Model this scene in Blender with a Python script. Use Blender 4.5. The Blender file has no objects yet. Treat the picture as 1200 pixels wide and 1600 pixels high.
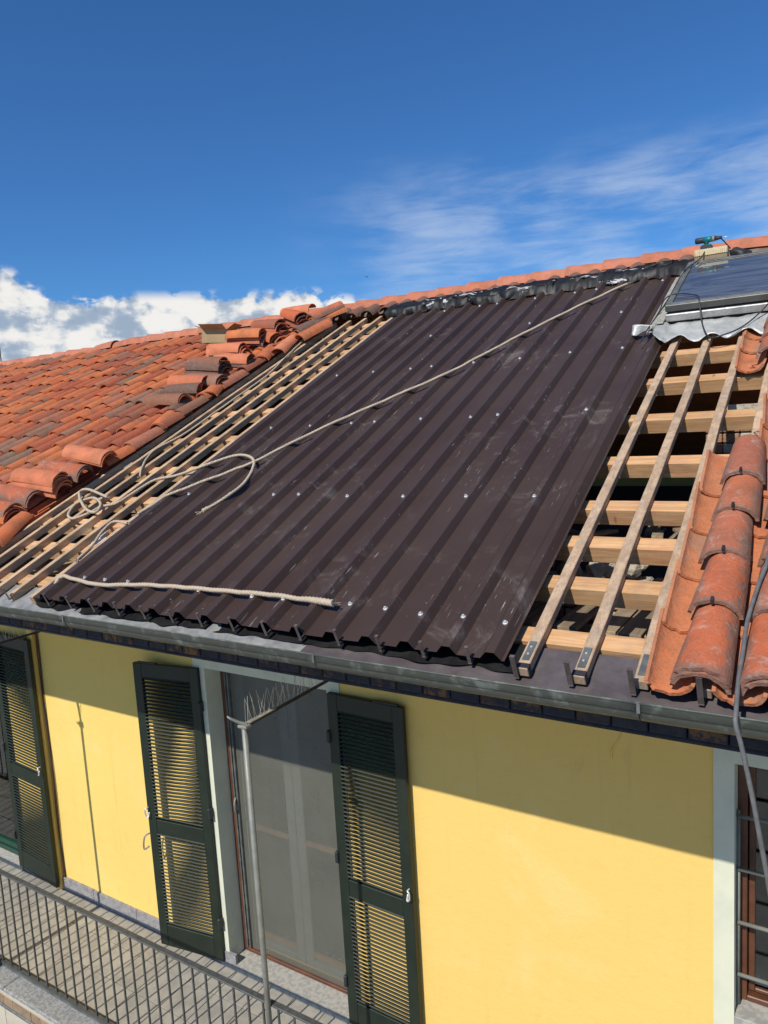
import bpy, bmesh, math, random
from mathutils import Vector, Matrix, noise
R = math.radians
random.seed(7)
C = bpy.context.scene.collection
sc = bpy.context.scene

# ------------------------------------------------------------------ camera
cd = bpy.data.cameras.new('camera'); cam = bpy.data.objects.new('camera', cd); C.objects.link(cam)
cd.sensor_fit = 'HORIZONTAL'; cd.sensor_width = 36.0; cd.lens = 36.0 * 1145.07 / 1200.0
cd.clip_start = 0.05; cd.clip_end = 4000
yaw, pit, rol = R(32.212), R(7.112), R(3.323)
fwd = Vector((-math.sin(yaw)*math.cos(pit), math.cos(yaw)*math.cos(pit), -math.sin(pit)))
rt = Vector((math.cos(yaw), math.sin(yaw), 0)); dn = fwd.cross(rt)
r2 = math.cos(rol)*rt + math.sin(rol)*dn; d2 = -math.sin(rol)*rt + math.cos(rol)*dn
m3 = Matrix((r2, -d2, -fwd)).transposed()
cam.matrix_world = Matrix.Translation((0, -4.0, 8.48)) @ m3.to_4x4()
sc.camera = cam

# ------------------------------------------------------------------ sun, sky, exposure
SUND = Vector((0.10, 1.0, -0.985)).normalized()          # direction the light travels
sl = bpy.data.lights.new('sun', 'SUN'); sl.energy = 4.6; sl.angle = R(0.53); sl.color = (1.0, 0.955, 0.88)
so = bpy.data.objects.new('sun', sl); C.objects.link(so); so.location = (-3, -20, 30)
so.rotation_euler = SUND.to_track_quat('-Z', 'Y').to_euler()
sc.view_settings.view_transform = 'Standard'; sc.view_settings.look = 'None'
sc.view_settings.exposure = 0.0; sc.view_settings.gamma = 1.0
sc.view_settings.use_curve_mapping = False

world = bpy.data.worlds.new('World'); sc.world = world; world.use_nodes = True
WN = world.node_tree; WN.nodes.clear()


class NB:
    """small node-building helper"""
    def __init__(self, nt): self.nt = nt
    def n(self, typ, **kw):
        nd = self.nt.nodes.new(typ)
        for k, v in kw.items(): setattr(nd, k, v)
        return nd
    def put(self, sock, v):
        if isinstance(v, bpy.types.NodeSocket): self.nt.links.new(v, sock)
        elif v is not None: sock.default_value = v
    def math(self, op, a, b=None, c=None, clamp=False):
        nd = self.n('ShaderNodeMath', operation=op); nd.use_clamp = clamp
        self.put(nd.inputs[0], a)
        if b is not None: self.put(nd.inputs[1], b)
        if c is not None: self.put(nd.inputs[2], c)
        return nd.outputs[0]
    def mix(self, f, a, b, mode='MIX'):
        nd = self.n('ShaderNodeMix', data_type='RGBA', blend_type=mode)
        self.put(nd.inputs[0], f); self.put(nd.inputs[6], col(a)); self.put(nd.inputs[7], col(b))
        return nd.outputs[2]
    def smooth(self, v, lo, hi, a=0.0, b=1.0):
        nd = self.n('ShaderNodeMapRange', interpolation_type='SMOOTHSTEP')
        self.put(nd.inputs[0], v)
        for i, q in enumerate((lo, hi, a, b)): self.put(nd.inputs[i+1], q)
        return nd.outputs[0]
    def noise(self, vec, scale, detail=4, rough=.55, dist=0.0, w=None):
        nd = self.n('ShaderNodeTexNoise')
        if w is not None: nd.noise_dimensions = '4D'; self.put(nd.inputs['W'], w)
        self.put(nd.inputs['Vector'], vec); self.put(nd.inputs['Scale'], scale)
        self.put(nd.inputs['Detail'], detail); self.put(nd.inputs['Roughness'], rough); self.put(nd.inputs['Distortion'], dist)
        return nd.outputs['Fac']
    def mapping(self, vec, loc=(0, 0, 0), rot=(0, 0, 0), scale=(1, 1, 1)):
        nd = self.n('ShaderNodeMapping'); self.put(nd.inputs[0], vec)
        self.put(nd.inputs[1], loc); self.put(nd.inputs[2], rot); self.put(nd.inputs[3], scale)
        return nd.outputs[0]
    def ramp(self, f, stops, interp='LINEAR'):
        nd = self.n('ShaderNodeValToRGB'); nd.color_ramp.interpolation = interp
        el = nd.color_ramp.elements
        while len(el) < len(stops): el.new(0.5)
        for e, (p, c) in zip(el, stops): e.position = p; e.color = col(c)
        self.put(nd.inputs[0], f); return nd.outputs[0]


def col(c):
    if isinstance(c, bpy.types.NodeSocket) or c is None: return c
    if isinstance(c, (int, float)): return (c, c, c, 1)
    return tuple(c) + (1,) if len(c) == 3 else tuple(c)


w = NB(WN)
sky = w.n('ShaderNodeTexSky', sky_type='NISHITA'); sky.sun_disc = False
sky.sun_elevation = math.asin(-SUND.z); sky.sun_rotation = math.atan2(-SUND.x, -SUND.y)
sky.altitude = 300; sky.air_density = 1.0; sky.dust_density = 0.35; sky.ozone_density = 2.2
geo = w.n('ShaderNodeTexCoord'); D = geo.outputs['Generated']
sep = w.n('ShaderNodeSeparateXYZ'); WN.links.new(D, sep.inputs[0])
az = w.math('MULTIPLY', w.math('ARCTAN2', sep.outputs[0], sep.outputs[1]), 57.2958)
el = w.math('MULTIPLY', w.math('ARCSINE', sep.outputs[2]), 57.2958)
pol = w.n('ShaderNodeCombineXYZ'); WN.links.new(az, pol.inputs[0]); WN.links.new(el, pol.inputs[1])
P = pol.outputs[0]
# cumulus bank low over the horizon: its top sinks towards the ridge on the right
big = w.noise(w.mapping(P, loc=(3.1, 0, 0), scale=(1, 1.3, 1)), .20, 2, .5)
med = w.noise(w.mapping(P, scale=(1, 1.25, 1)), .52, 9, .54, .15)
top = w.math('ADD', w.smooth(az, -37, -25, 8.9, 5.6), w.smooth(az, -57.9, -55.0, 1.6, 0.0))
hgt = w.math('SUBTRACT', top, el)                                     # degrees below the bank's top
dens = w.math('ADD', w.math('MULTIPLY', hgt, 1.0), w.math('ADD', w.math('ADD', w.math('MULTIPLY', w.math('SUBTRACT', med, .50), 7.0), 1.35), w.math('MULTIPLY', w.math('SUBTRACT', big, .5), 4.0)))
cov = w.math('MULTIPLY', w.smooth(dens, -.25, .6), w.smooth(hgt, -1.5, -.5))
behind = w.math('MULTIPLY', w.smooth(el, -3, 0), w.smooth(w.math('ABSOLUTE', az), 150, 100))
right_end = w.smooth(w.math('ADD', az, w.math('MULTIPLY', med, 8)), -27, -22, 1, 0)
cov = w.math('MULTIPLY', w.math('MULTIPLY', cov, behind), right_end)
lit = w.noise(w.mapping(P, loc=(.55, -1.0, 0), scale=(1, 1.25, 1)), .52, 9, .54, .15)
rel = w.math('SUBTRACT', med, lit)
big2 = w.noise(w.mapping(P, loc=(7, 3, 0), scale=(.7, 1.2, 1)), .33, 4, .55)
body = w.smooth(w.math('ADD', w.math('ADD', w.math('MULTIPLY', rel, 3.0), w.math('MULTIPLY', w.math('SUBTRACT', big2, .5), 3.4)), w.math('MULTIPLY', hgt, -.085)), -.80, .40)
cumc = w.ramp(body, [(0, (.36, .46, .60)), (.35, (.50, .58, .69)), (.62, (.72, .76, .81)), (.82, (.88, .88, .87)), (1, (.97, .95, .92))])
# thin fibrous cirrus to the right
cv = w.mapping(P, rot=(0, 0, R(-24)), scale=(.085, .42, 1))
c1 = w.noise(cv, 1.3, 9, .60, .5)
c2 = w.noise(w.mapping(P, rot=(0, 0, R(-62)), scale=(.25, 1.4, 1)), .8, 7, .6, .5)
c3 = w.noise(w.mapping(P, loc=(40, 9, 0)), .13, 2, .5)
band = w.math('MULTIPLY', w.smooth(az, -40, -24), w.math('MULTIPLY', w.smooth(el, 19.5, 14.5), w.smooth(el, 6, 11, .25, 1)))
gate = w.math('MULTIPLY', band, w.smooth(w.math('ADD', w.math('ADD', w.math('MULTIPLY', c1, .9), w.math('MULTIPLY', c2, .42)), w.math('MULTIPLY', c3, .6)), .74, 1.30))
cir = w.math('MULTIPLY', gate, w.smooth(az, 60, 20, .0, .55))
bg = w.n('ShaderNodeBackground'); bg.inputs[1].default_value = .10
WN.links.new(w.mix(1.0, sky.outputs[0], (.36, .74, 1.16), 'MULTIPLY'), bg.inputs[0])
bc = w.n('ShaderNodeBackground'); bc.inputs[1].default_value = .92; WN.links.new(cumc, bc.inputs[0])
bi = w.n('ShaderNodeBackground'); bi.inputs[0].default_value = (.70, .80, .95, 1); bi.inputs[1].default_value = .9
ms1 = w.n('ShaderNodeMixShader'); ms2 = w.n('ShaderNodeMixShader')
WN.links.new(cir, ms1.inputs[0]); WN.links.new(bg.outputs[0], ms1.inputs[1]); WN.links.new(bi.outputs[0], ms1.inputs[2])
WN.links.new(cov, ms2.inputs[0]); WN.links.new(ms1.outputs[0], ms2.inputs[1]); WN.links.new(bc.outputs[0], ms2.inputs[2])
WN.links.new(ms2.outputs[0], w.n('ShaderNodeOutputWorld').inputs[0])

# ------------------------------------------------------------------ roof coordinates
T = R(24.4766); CT, ST = math.cos(T), math.sin(T)
def W(X, s, h=0.0):
    """X along the eaves, s up the slope from the eaves, h out of the roof plane"""
    return Vector((X, -1.2 + s*CT - h*ST, 7.414 + s*ST + h*CT))
ROOF = Matrix(((1, 0, 0, 0), (0, CT, -ST, -1.2), (0, ST, CT, 7.414), (0, 0, 0, 1)))   # (X,s,h) -> world
def RM(X, s, h=0, rz=0, rx=0, ry=0):
    return ROOF @ Matrix.Translation((X, s, h)) @ Matrix.Rotation(rz, 4, 'Z') @ Matrix.Rotation(ry, 4, 'Y') @ Matrix.Rotation(rx, 4, 'X')

# ------------------------------------------------------------------ object helpers
def link(name, me, mt=None, parent=None, mw=None):
    o = bpy.data.objects.new(name, me); C.objects.link(o)
    if mt is not None and me is not None and not me.materials:
        for q in (mt if isinstance(mt, (list, tuple)) else (mt,)): me.materials.append(q)
    if mw is not None: o.matrix_world = mw
    if parent is not None:
        o.parent = parent; o.matrix_parent_inverse = parent.matrix_world.inverted()
    return o
def tag(o, label, cat, group=None, kind=None):
    o['label'] = label; o['category'] = cat
    if group: o['group'] = group
    if kind: o['kind'] = kind
    return o
def empty(name, loc, label, cat, group=None, kind=None, mw=None):
    o = bpy.data.objects.new(name, None); C.objects.link(o)
    o.empty_display_size = .1
    o.matrix_world = mw if mw is not None else Matrix.Translation(loc)
    return tag(o, label, cat, group, kind)
def fin(bm, smooth=False, name='mesh'):
    me = bpy.data.meshes.new(name); bm.normal_update(); bm.to_mesh(me); bm.free()
    if smooth:
        for p in me.polygons: p.use_smooth = True
    return me
def smooth_by_angle(me, ang=35):
    for p in me.polygons: p.use_smooth = True
    try: me.set_sharp_from_angle(angle=R(ang))
    except Exception: pass
    return me
def add_box(bm, c, d, mat=None, bev=0.0):
    """box centre c, dims d, optional matrix"""
    m = Matrix.Translation(c) @ Matrix.Diagonal((d[0], d[1], d[2], 1))
    if mat is not None: m = mat @ m
    g = bmesh.ops.create_cube(bm, size=1, matrix=m)
    if bev > 0:
        es = {e for v in g['verts'] for e in v.link_edges}
        bmesh.ops.bevel(bm, geom=list(es), offset=bev, segments=1, profile=.5, affect='EDGES')
    return g
def box(name, c, d, mt, parent=None, mat=None, bev=0.0):
    bm = bmesh.new(); add_box(bm, c, d, mat, bev); return link(name, fin(bm), mt, parent)
def boxr(name, X, s, h, mt, parent=None, bev=0.0):
    """box in roof coordinates, given ranges"""
    c = ((X[0]+X[1])/2, (s[0]+s[1])/2, (h[0]+h[1])/2); d = (X[1]-X[0], s[1]-s[0], h[1]-h[0])
    return box(name, c, d, mt, parent, ROOF, bev)
def tube_bm(bm, pts, rad, seg=8, radf=None, cap=True):
    n = len(pts); up = None; rings = []
    for i, p in enumerate(pts):
        t = (pts[min(i+1, n-1)] - pts[max(i-1, 0)]).normalized()
        if up is None:
            up = t.orthogonal().normalized()
        up = (up - t*up.dot(t)); up = up.normalized() if up.length > 1e-6 else t.orthogonal().normalized()
        b = t.cross(up); r = rad if radf is None else radf(i/(n-1))*rad
        rings.append([bm.verts.new(p + r*(math.cos(2*math.pi*k/seg)*up + math.sin(2*math.pi*k/seg)*b)) for k in range(seg)])
    for a, b2 in zip(rings, rings[1:]):
        for k in range(seg):
            f = bm.faces.new((a[k], a[(k+1) % seg], b2[(k+1) % seg], b2[k])); f.smooth = True
    if cap:
        bm.faces.new(list(reversed(rings[0]))); bm.faces.new(rings[-1])
def rope_bm(bm, pts, rad, radf=None, pitch=.075, seg=12, step=.0095):
    """three-strand rope: the cross-section turns along the path, with slight unevenness"""
    ds = [0.0]
    for a, b in zip(pts, pts[1:]): ds.append(ds[-1]+(b-a).length)
    L_ = ds[-1]; n = int(L_/step); q = []; k = 0
    for i in range(n+1):
        d = L_*i/n
        while k < len(ds)-2 and ds[k+1] < d: k += 1
        f = (d-ds[k])/max(ds[k+1]-ds[k], 1e-9); p_ = pts[k].lerp(pts[k+1], f)
        q.append(p_+Vector((noise.noise(p_*7), noise.noise(p_*7+Vector((5, 1, 2))), .5*noise.noise(p_*7+Vector((1, 8, 2)))))*.004)
    up = None; prev = None
    for i, p in enumerate(q):
        t = (q[min(i+1, n)]-q[max(i-1, 0)]).normalized()
        if up is None: up = t.orthogonal().normalized()
        up = up-t*up.dot(t); up.normalize(); b = t.cross(up)
        r = rad*(1 if radf is None else radf(i/n)); ph = 2*math.pi*(L_*i/n)/pitch
        ring = []
        for j in range(seg):
            a = 2*math.pi*j/seg; rr_ = r*(1+.13*math.cos(3*(a-ph/1.0)))
            ring.append(bm.verts.new(p+rr_*(math.cos(a)*up+math.sin(a)*b)))
        if prev:
            for j in range(seg):
                f_ = bm.faces.new((prev[j], prev[(j+1) % seg], ring[(j+1) % seg], ring[j])); f_.smooth = True
        else: bm.faces.new(list(reversed(ring)))
        prev = ring
    bm.faces.new(prev)
def spline(pts, n=8):
    out = []; P_ = [pts[0]] + list(pts) + [pts[-1]]
    for i in range(1, len(P_)-2):
        a, b, c, d = P_[i-1], P_[i], P_[i+1], P_[i+2]
        for k in range(n):
            t = k/n
            out.append(.5*((2*b) + (c-a)*t + (2*a-5*b+4*c-d)*t*t + (3*b-a-3*c+d)*t*t*t))
    out.append(pts[-1]); return out
def tube(name, pts, rad, mt, parent=None, seg=8, n=8, radf=None):
    bm = bmesh.new(); pp = spline([Vector(p) for p in pts], n) if n > 1 else [Vector(p) for p in pts]
    if name == 'rope':
        rope_bm(bm, pp, rad, radf)
        for k_, e_ in ((0, 1), (-1, -2)):                             # frayed ends
            for j_ in range(7):
                d_ = (pp[k_]-pp[e_]).normalized(); rv_ = Vector((random.uniform(-1, 1), random.uniform(-1, 1), random.uniform(-.3, .6)))*.018
                tube_bm(bm, [pp[k_]-d_*.004, pp[k_]+d_*.018+rv_*.4, pp[k_]+d_*.034+rv_], .0022, 3)
    else: tube_bm(bm, pp, rad, seg, radf)
    return link(name, fin(bm), mt, parent)
def copy(o, parent=None, mw=None, name=None):
    c = o.copy(); C.objects.link(c)
    if name: c.name = name
    if parent is not None: c.parent = parent; c.matrix_parent_inverse = parent.matrix_world.inverted()
    if mw is not None: c.matrix_world = mw
    return c

# ------------------------------------------------------------------ materials
MATS = {}
def mat_begin(name):
    m = bpy.data.materials.new(name); m.use_nodes = True
    nt = m.node_tree; b = NB(nt); bs = nt.nodes['Principled BSDF']
    return m, b, bs
def obj_vec(b, offset=True):
    tc = b.n('ShaderNodeTexCoord'); v = tc.outputs['Object']
    if not offset: return v
    oi = b.n('ShaderNodeObjectInfo')
    o = b.math('MULTIPLY', oi.outputs['Random'], 37.0)
    a = b.n('ShaderNodeVectorMath', operation='ADD'); b.put(a.inputs[0], v)
    cx = b.n('ShaderNodeCombineXYZ'); b.put(cx.inputs[0], o); b.put(cx.inputs[1], b.math('MULTIPLY', o, .7)); b.put(cx.inputs[2], o)
    b.put(a.inputs[1], cx.outputs[0]); return a.outputs[0]
def simple(name, c1, c2=None, sc_=8, rough=.6, metal=0., bump=.15, bsc=60, lo=.35, hi=.7, rvar=.1, stretch=None, offset=True, spec=.5, dist=.02, objvar=0):
    m, b, bs = mat_begin(name)
    v = obj_vec(b, offset)
    if stretch: v = b.mapping(v, scale=stretch)
    nz = b.noise(v, sc_, 6, .6)
    f = b.smooth(nz, lo, hi)
    c = b.mix(f, c1, c2 if c2 is not None else tuple(x*.8 for x in c1))
    if objvar:
        oi = b.n('ShaderNodeObjectInfo'); hs = b.n('ShaderNodeHueSaturation')
        b.put(hs.inputs['Color'], c); b.put(hs.inputs['Value'], b.smooth(oi.outputs['Random'], 0, 1, 1-objvar, 1+objvar)); c = hs.outputs[0]
    b.put(bs.inputs['Base Color'], c)
    n2 = b.noise(v, bsc, 5, .6)
    b.put(bs.inputs['Roughness'], b.math('ADD', rough-rvar/2, b.math('MULTIPLY', nz, rvar)))
    bs.inputs['Metallic'].default_value = metal; bs.inputs['Specular IOR Level'].default_value = spec
    if bump:
        bp = b.n('ShaderNodeBump'); bp.inputs['Strength'].default_value = bump; bp.inputs['Distance'].default_value = dist
        b.put(bp.inputs['Height'], n2); b.put(bs.inputs['Normal'], bp.outputs[0])
    MATS[name] = m; return m

def terracotta(name, stops, lichen=.5, white=0.0, dirt=(.10, .085, .07), edge=0.0):
    m, b, bs = mat_begin(name)
    v = obj_vec(b)
    oi = b.n('ShaderNodeObjectInfo'); at = b.n('ShaderNodeAttribute', attribute_name='rnd')
    rv = b.math('FRACT', b.math('ADD', oi.outputs['Random'], at.outputs['Fac']))
    base = b.ramp(rv, stops, 'CONSTANT' if len(stops) > 8 else 'LINEAR')
    nz = b.noise(v, 7, 6, .62)
    base = b.mix(b.smooth(nz, .3, .75, 0, .5), base, (.17, .08, .045))
    fine = b.noise(v, 45, 4, .6)
    base = b.mix(b.smooth(fine, .4, .8, 0, .22), base, (.50, .24, .13))
    if edge:
        xy = b.n('ShaderNodeSeparateXYZ'); tc0 = b.n('ShaderNodeTexCoord'); b.put(xy.inputs[0], tc0.outputs['Object'])
        ex = b.math('ABSOLUTE', b.math('ADD', xy.outputs[0], b.math('MULTIPLY', b.math('SUBTRACT', b.noise(v, 8, 6, .7), .5), .16)))
        ey = b.math('ADD', xy.outputs[1], b.math('MULTIPLY', b.math('SUBTRACT', b.noise(v, 12, 5, .7), .5), .09))
        em = b.math('MAXIMUM', b.smooth(ex, .055, .092), b.smooth(ey, .035, .008))
        base = b.mix(b.math('MULTIPLY', em, edge), base, dirt)
    big = b.noise(v, 3.6, 8, .72, .4)
    amt = b.math('FRACT', b.math('MULTIPLY', rv, 7.31))
    base = b.mix(b.math('MULTIPLY', b.smooth(big, .50, .66), b.math('MULTIPLY', amt, lichen)), base, dirt)
    sp = b.noise(v, 30, 3, .7)
    pits = b.noise(v, 95, 3, .6)
    base = b.mix(b.smooth(pits, .60, .68, 0, .55 if edge else .25), base, (.13, .07, .045))
    base = b.mix(b.math('MULTIPLY', b.smooth(sp, .66, .72), lichen*.9), base, (.28, .27, .22))
    if white:
        wz = b.noise(v, 9, 9, .78, 1.2)
        base = b.mix(b.math('MULTIPLY', b.smooth(wz, .50, .72), white), base, (.50, .40, .33))
    b.put(bs.inputs['Base Color'], base)
    bs.inputs['Roughness'].default_value = .86; bs.inputs['Specular IOR Level'].default_value = .25
    bp = b.n('ShaderNodeBump'); bp.inputs['Strength'].default_value = .7; bp.inputs['Distance'].default_value = .010 if edge else .007
    b.put(bp.inputs['Height'], b.math('ADD', b.noise(v, 60, 6, .65), b.math('MULTIPLY', nz, .6))); b.put(bs.inputs['Normal'], bp.outputs[0])
    MATS[name] = m; return m

CLAY = [(0, (.58, .150, .05)), (.12, (.38, .085, .038)), (.22, (.60, .175, .058)), (.32, (.25, .11, .065)), (.38, (.52, .115, .04)), (.49, (.42, .15, .085)),
        (.55, (.22, .145, .10)), (.60, (.56, .145, .05)), (.71, (.33, .095, .05)), (.79, (.60, .165, .052)), (.89, (.29, .145, .095)), (.93, (.46, .105, .042)), (1, (.46, .105, .042))]
mtile = terracotta('old_clay', CLAY, .75, .10, (.14, .105, .08))
mtile_big = terracotta('weathered_clay', [(0, (.50, .15, .07)), (.35, (.52, .125, .05)), (.7, (.42, .125, .07)), (1, (.50, .15, .07))], .9, .62, (.18, .14, .11), .68)
mchan = terracotta('channel_clay', [(0, (.58, .18, .07)), (.5, (.62, .21, .085)), (1, (.54, .16, .065))], .7, .22, (.26, .20, .14), .2)
mnew = terracotta('fresh_clay', [(0, (.62, .19, .09)), (.5, (.66, .215, .105)), (1, (.58, .155, .07))], .12, .12)
mbrown = terracotta('dark_clay', [(0, (.17, .085, .06)), (.5, (.12, .08, .065)), (1, (.24, .10, .065))], .7, .2)
mridge = terracotta('ridge_clay', [(0, (.56, .20, .12)), (.4, (.50, .16, .085)), (1, (.60, .22, .13))], .16, .12)

def wood(name, c1, c2, axis='X', knots=True, objvar=.12, rough=.75, grey=0.0):
    m, b, bs = mat_begin(name)
    v = obj_vec(b)
    st = {'X': (1, 14, 14), 'Y': (14, 1, 14), 'Z': (14, 14, 1)}[axis]
    vs = b.mapping(v, scale=st)
    g = b.noise(vs, 2.2, 5, .6, .6)
    c = b.mix(b.smooth(g, .3, .7), c1, c2)
    b2 = b.noise(v, 3.0, 5, .6)
    c = b.mix(b.smooth(b2, .52, .72, 0, .55), c, tuple(x*.62 for x in c2))
    if knots:
        vo = b.n('ShaderNodeTexVoronoi'); b.put(vo.inputs['Vector'], b.mapping(v, scale=tuple(1 if q == 1 else .35 for q in st))); vo.inputs['Scale'].default_value = 9
        c = b.mix(b.smooth(vo.outputs['Distance'], .11, .04, 0, .8), c, (.20, .10, .045))
    if axis == 'X':
        c = b.mix(b.smooth(b.noise(b.mapping(v, scale=(1, .6, .6)), 3.7, 3, .5, .6), .55, .68, 0, .6), c, (.60, .29, .15))
    rings = b.noise(b.mapping(v, scale=tuple(q*2.2 if q > 1 else .8 for q in st)), 3, 3, .6, 1.2)
    c = b.mix(b.smooth(rings, .56, .66, 0, .40), c, tuple(x*.5 for x in c2))
    if grey:
        c = b.mix(b.smooth(b.noise(v, 11, 6, .7), .42, .7, 0, grey), c, (.24, .215, .18))
    oi = b.n('ShaderNodeObjectInfo'); hs = b.n('ShaderNodeHueSaturation')
    b.put(hs.inputs['Color'], c); b.put(hs.inputs['Value'], b.smooth(oi.outputs['Random'], 0, 1, 1-objvar, 1+objvar))
    b.put(bs.inputs['Base Color'], hs.outputs[0])
    bs.inputs['Roughness'].default_value = rough; bs.inputs['Specular IOR Level'].default_value = .3
    bp = b.n('ShaderNodeBump'); bp.inputs['Strength'].default_value = .35; bp.inputs['Distance'].default_value = .004
    b.put(bp.inputs['Height'], b.noise(vs, 9, 4, .6)); b.put(bs.inputs['Normal'], bp.outputs[0])
    MATS[name] = m; return m
mbeam = wood('beam_pine', (.72, .43, .21), (.54, .28, .12), 'X', grey=.22)
mbat = wood('batten_pine', (.58, .41, .27), (.41, .27, .16), 'Y', grey=.5)
mbat2 = wood('pale_batten', (.64, .45, .27), (.46, .29, .16), 'Y', grey=.3)
mboard = wood('old_board', (.36, .28, .17), (.22, .16, .10), 'Y', grey=.5)
mdeck = wood('deck_board', (.36, .25, .15), (.26, .17, .10), 'Y', grey=.2)

# painted wall
def wall_mat():
    m, b, bs = mat_begin('yellow_render')
    v = obj_vec(b, False)
    a = b.noise(v, .8, 5, .6); c = b.mix(b.smooth(a, .3, .7), (.81, .575, .165), (.80, .545, .155))
    x = b.n('ShaderNodeSeparateXYZ'); b.put(x.inputs[0], v)
    c = b.mix(b.smooth(x.outputs[0], -6.5, -.5, 0, .55), b.mix(.35, c, (.84, .63, .165)), b.mix(.6, c, (.80, .475, .145)))
    st = b.noise(b.mapping(v, scale=(3, 3, 1)), 2.2, 7, .7, .4)
    c = b.mix(b.smooth(st, .58, .74, 0, .40), c, (.70, .40, .12))
    pt = b.noise(v, 1.7, 8, .7, .5)
    c = b.mix(b.smooth(pt, .50, .68, 0, .25), c, (.85, .64, .28))
    tr2 = b.noise(b.mapping(v, scale=(1, 1, 2.6)), 6, 8, .72, .8)
    c = b.mix(b.smooth(tr2, .56, .70, 0, .20), c, (.66, .40, .12))
    drip = b.noise(b.mapping(v, scale=(9, 9, .35)), 1.4, 5, .6)
    c = b.mix(b.smooth(drip, .56, .78, 0, .24), c, (.45, .34, .14))
    b.put(bs.inputs['Base Color'], c); bs.inputs['Roughness'].default_value = .9; bs.inputs['Specular IOR Level'].default_value = .2
    bp = b.n('ShaderNodeBump'); bp.inputs['Strength'].default_value = .25; bp.inputs['Distance'].default_value = .006
    h = b.math('ADD', b.noise(v, 90, 4, .6), b.math('MULTIPLY', b.noise(v, 9, 5, .6), 3.2))
    b.put(bp.inputs['Height'], h); b.put(bs.inputs['Normal'], bp.outputs[0]); MATS['wall'] = m; return m
mwall = wall_mat()
msur = simple('pale_surround', (.66, .655, .49), (.58, .585, .45), 5, .85, bump=.15, bsc=120, dist=.004, spec=.2)
mskirt = simple('grey_skirting', (.33, .31, .30), (.22, .21, .21), 22, .9, bump=.6, bsc=45, dist=.02)
mstone = simple('threshold_stone', (.40, .38, .33), (.29, .28, .25), 30, .8, bump=.3, bsc=120, lo=.4, hi=.62, dist=.004)
mgreen = simple('green_paint', (.007, .0145, .0075), (.012, .021, .011), 6, .55, bump=.08, bsc=140, dist=.002)
mgreenl = simple('green_frame', (.012, .055, .034), (.010, .045, .028), 6, .4, bump=.05, dist=.002)
mbrownf = simple('brown_frame', (.13, .048, .022), (.085, .033, .017), 9, .45, bump=.05, dist=.002)
mzinc = simple('zinc', (.21, .215, .20), (.13, .135, .125), 9, .55, .45, bump=.25, bsc=26, dist=.012, lo=.38, hi=.62, rvar=.25)
mzincold = simple('oxidised_zinc', (.085, .095, .082), (.20, .225, .20), 12, .6, .3, bump=.25, bsc=34, dist=.01, lo=.5, hi=.72, rvar=.25)
mlead = simple('lead_flashing', (.48, .48, .45), (.33, .33, .31), 10, .45, .25, bump=.4, bsc=16, dist=.02, rvar=.3)
mflash = simple('brown_flashing', (.085, .068, .068), (.14, .118, .115), 5, .45, .15, bump=.35, bsc=7, dist=.03, rvar=.2)
mbrownmetal = simple('hook_metal', (.11, .085, .075), (.17, .14, .125), 20, .45, .3, bump=.1)
mblack = simple('black_membrane', (.010, .010, .010), (.020, .019, .019), 14, .5, bump=.2, bsc=20, dist=.01, spec=.3)
msilver = simple('silver_membrane', (.62, .62, .62), (.35, .35, .36), 18, .32, .5, bump=.6, bsc=30, dist=.02)
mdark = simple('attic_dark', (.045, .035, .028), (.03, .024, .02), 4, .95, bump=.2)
mmortar = simple('mortar', (.50, .44, .34), (.36, .31, .24), 14, .95, bump=.9, bsc=28, dist=.03)
mbrick = simple('old_brick', (.40, .20, .12), (.32, .24, .16), 12, .95, bump=.8, bsc=30, dist=.02, objvar=.25)
mpole = simple('painted_pole', (.25, .25, .21), (.19, .19, .16), 12, .5, .1, bump=.1, dist=.003)
mrail = simple('grey_rail', (.115, .118, .112), (.075, .078, .075), 25, .5, .3, bump=.15, bsc=90, dist=.003)
msteel = simple('bright_steel', (.85, .84, .80), (.72, .71, .68), 40, .42, .55, bump=0)
mwire = simple('spike_wire', (.66, .63, .56), (.50, .48, .43), 40, .4, .4, bump=0)
mplas = simple('clear_strip', (.42, .40, .33), (.32, .30, .25), 20, .4, bump=.05)
mrope = None
def rope_mat():
    m, b, bs = mat_begin('hemp_rope')
    v = obj_vec(b, False)
    wv = b.n('ShaderNodeTexWave'); b.put(wv.inputs['Vector'], b.mapping(v, rot=(0, 0, R(35)))); wv.inputs['Scale'].default_value = 26; wv.inputs['Distortion'].default_value = 1.5
    c = b.mix(b.noise(v, 30, 4, .6), (.60, .49, .36), (.42, .33, .23))
    c = b.mix(b.math('MULTIPLY', wv.outputs['Fac'], .35), c, (.30, .23, .16))
    b.put(bs.inputs['Base Color'], c); bs.inputs['Roughness'].default_value = .9
    bp = b.n('ShaderNodeBump'); bp.inputs['Strength'].default_value = .6; bp.inputs['Distance'].default_value = .004
    b.put(bp.inputs['Height'], wv.outputs['Fac']); b.put(bs.inputs['Normal'], bp.outputs[0]); return m
mrope = rope_mat()
mcord = simple('grey_cable', (.10, .10, .10), (.15, .15, .145), 25, .6, bump=.1, dist=.002)
mcordb = simple('black_cable', (.02, .02, .022), (.035, .035, .035), 25, .45, bump=0)
mcard = simple('cardboard', (.40, .29, .15), (.33, .235, .12), 6, .85, bump=.1)
mfoam = simple('white_foam', (.78, .78, .76), (.66, .66, .64), 18, .8, bump=.3)
mteal = simple('teal_plastic', (.0, .17, .17), (.0, .13, .14), 12, .4, bump=0)
mrub = simple('black_rubber', (.018, .018, .02), (.03, .03, .032), 12, .55, bump=.05)
mwblock = simple('pale_block', (.62, .52, .32), (.50, .40, .24), 14, .75, bump=.2)
mtanbase = simple('tan_block', (.26, .19, .11), (.20, .14, .085), 14, .75, bump=.2)
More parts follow.
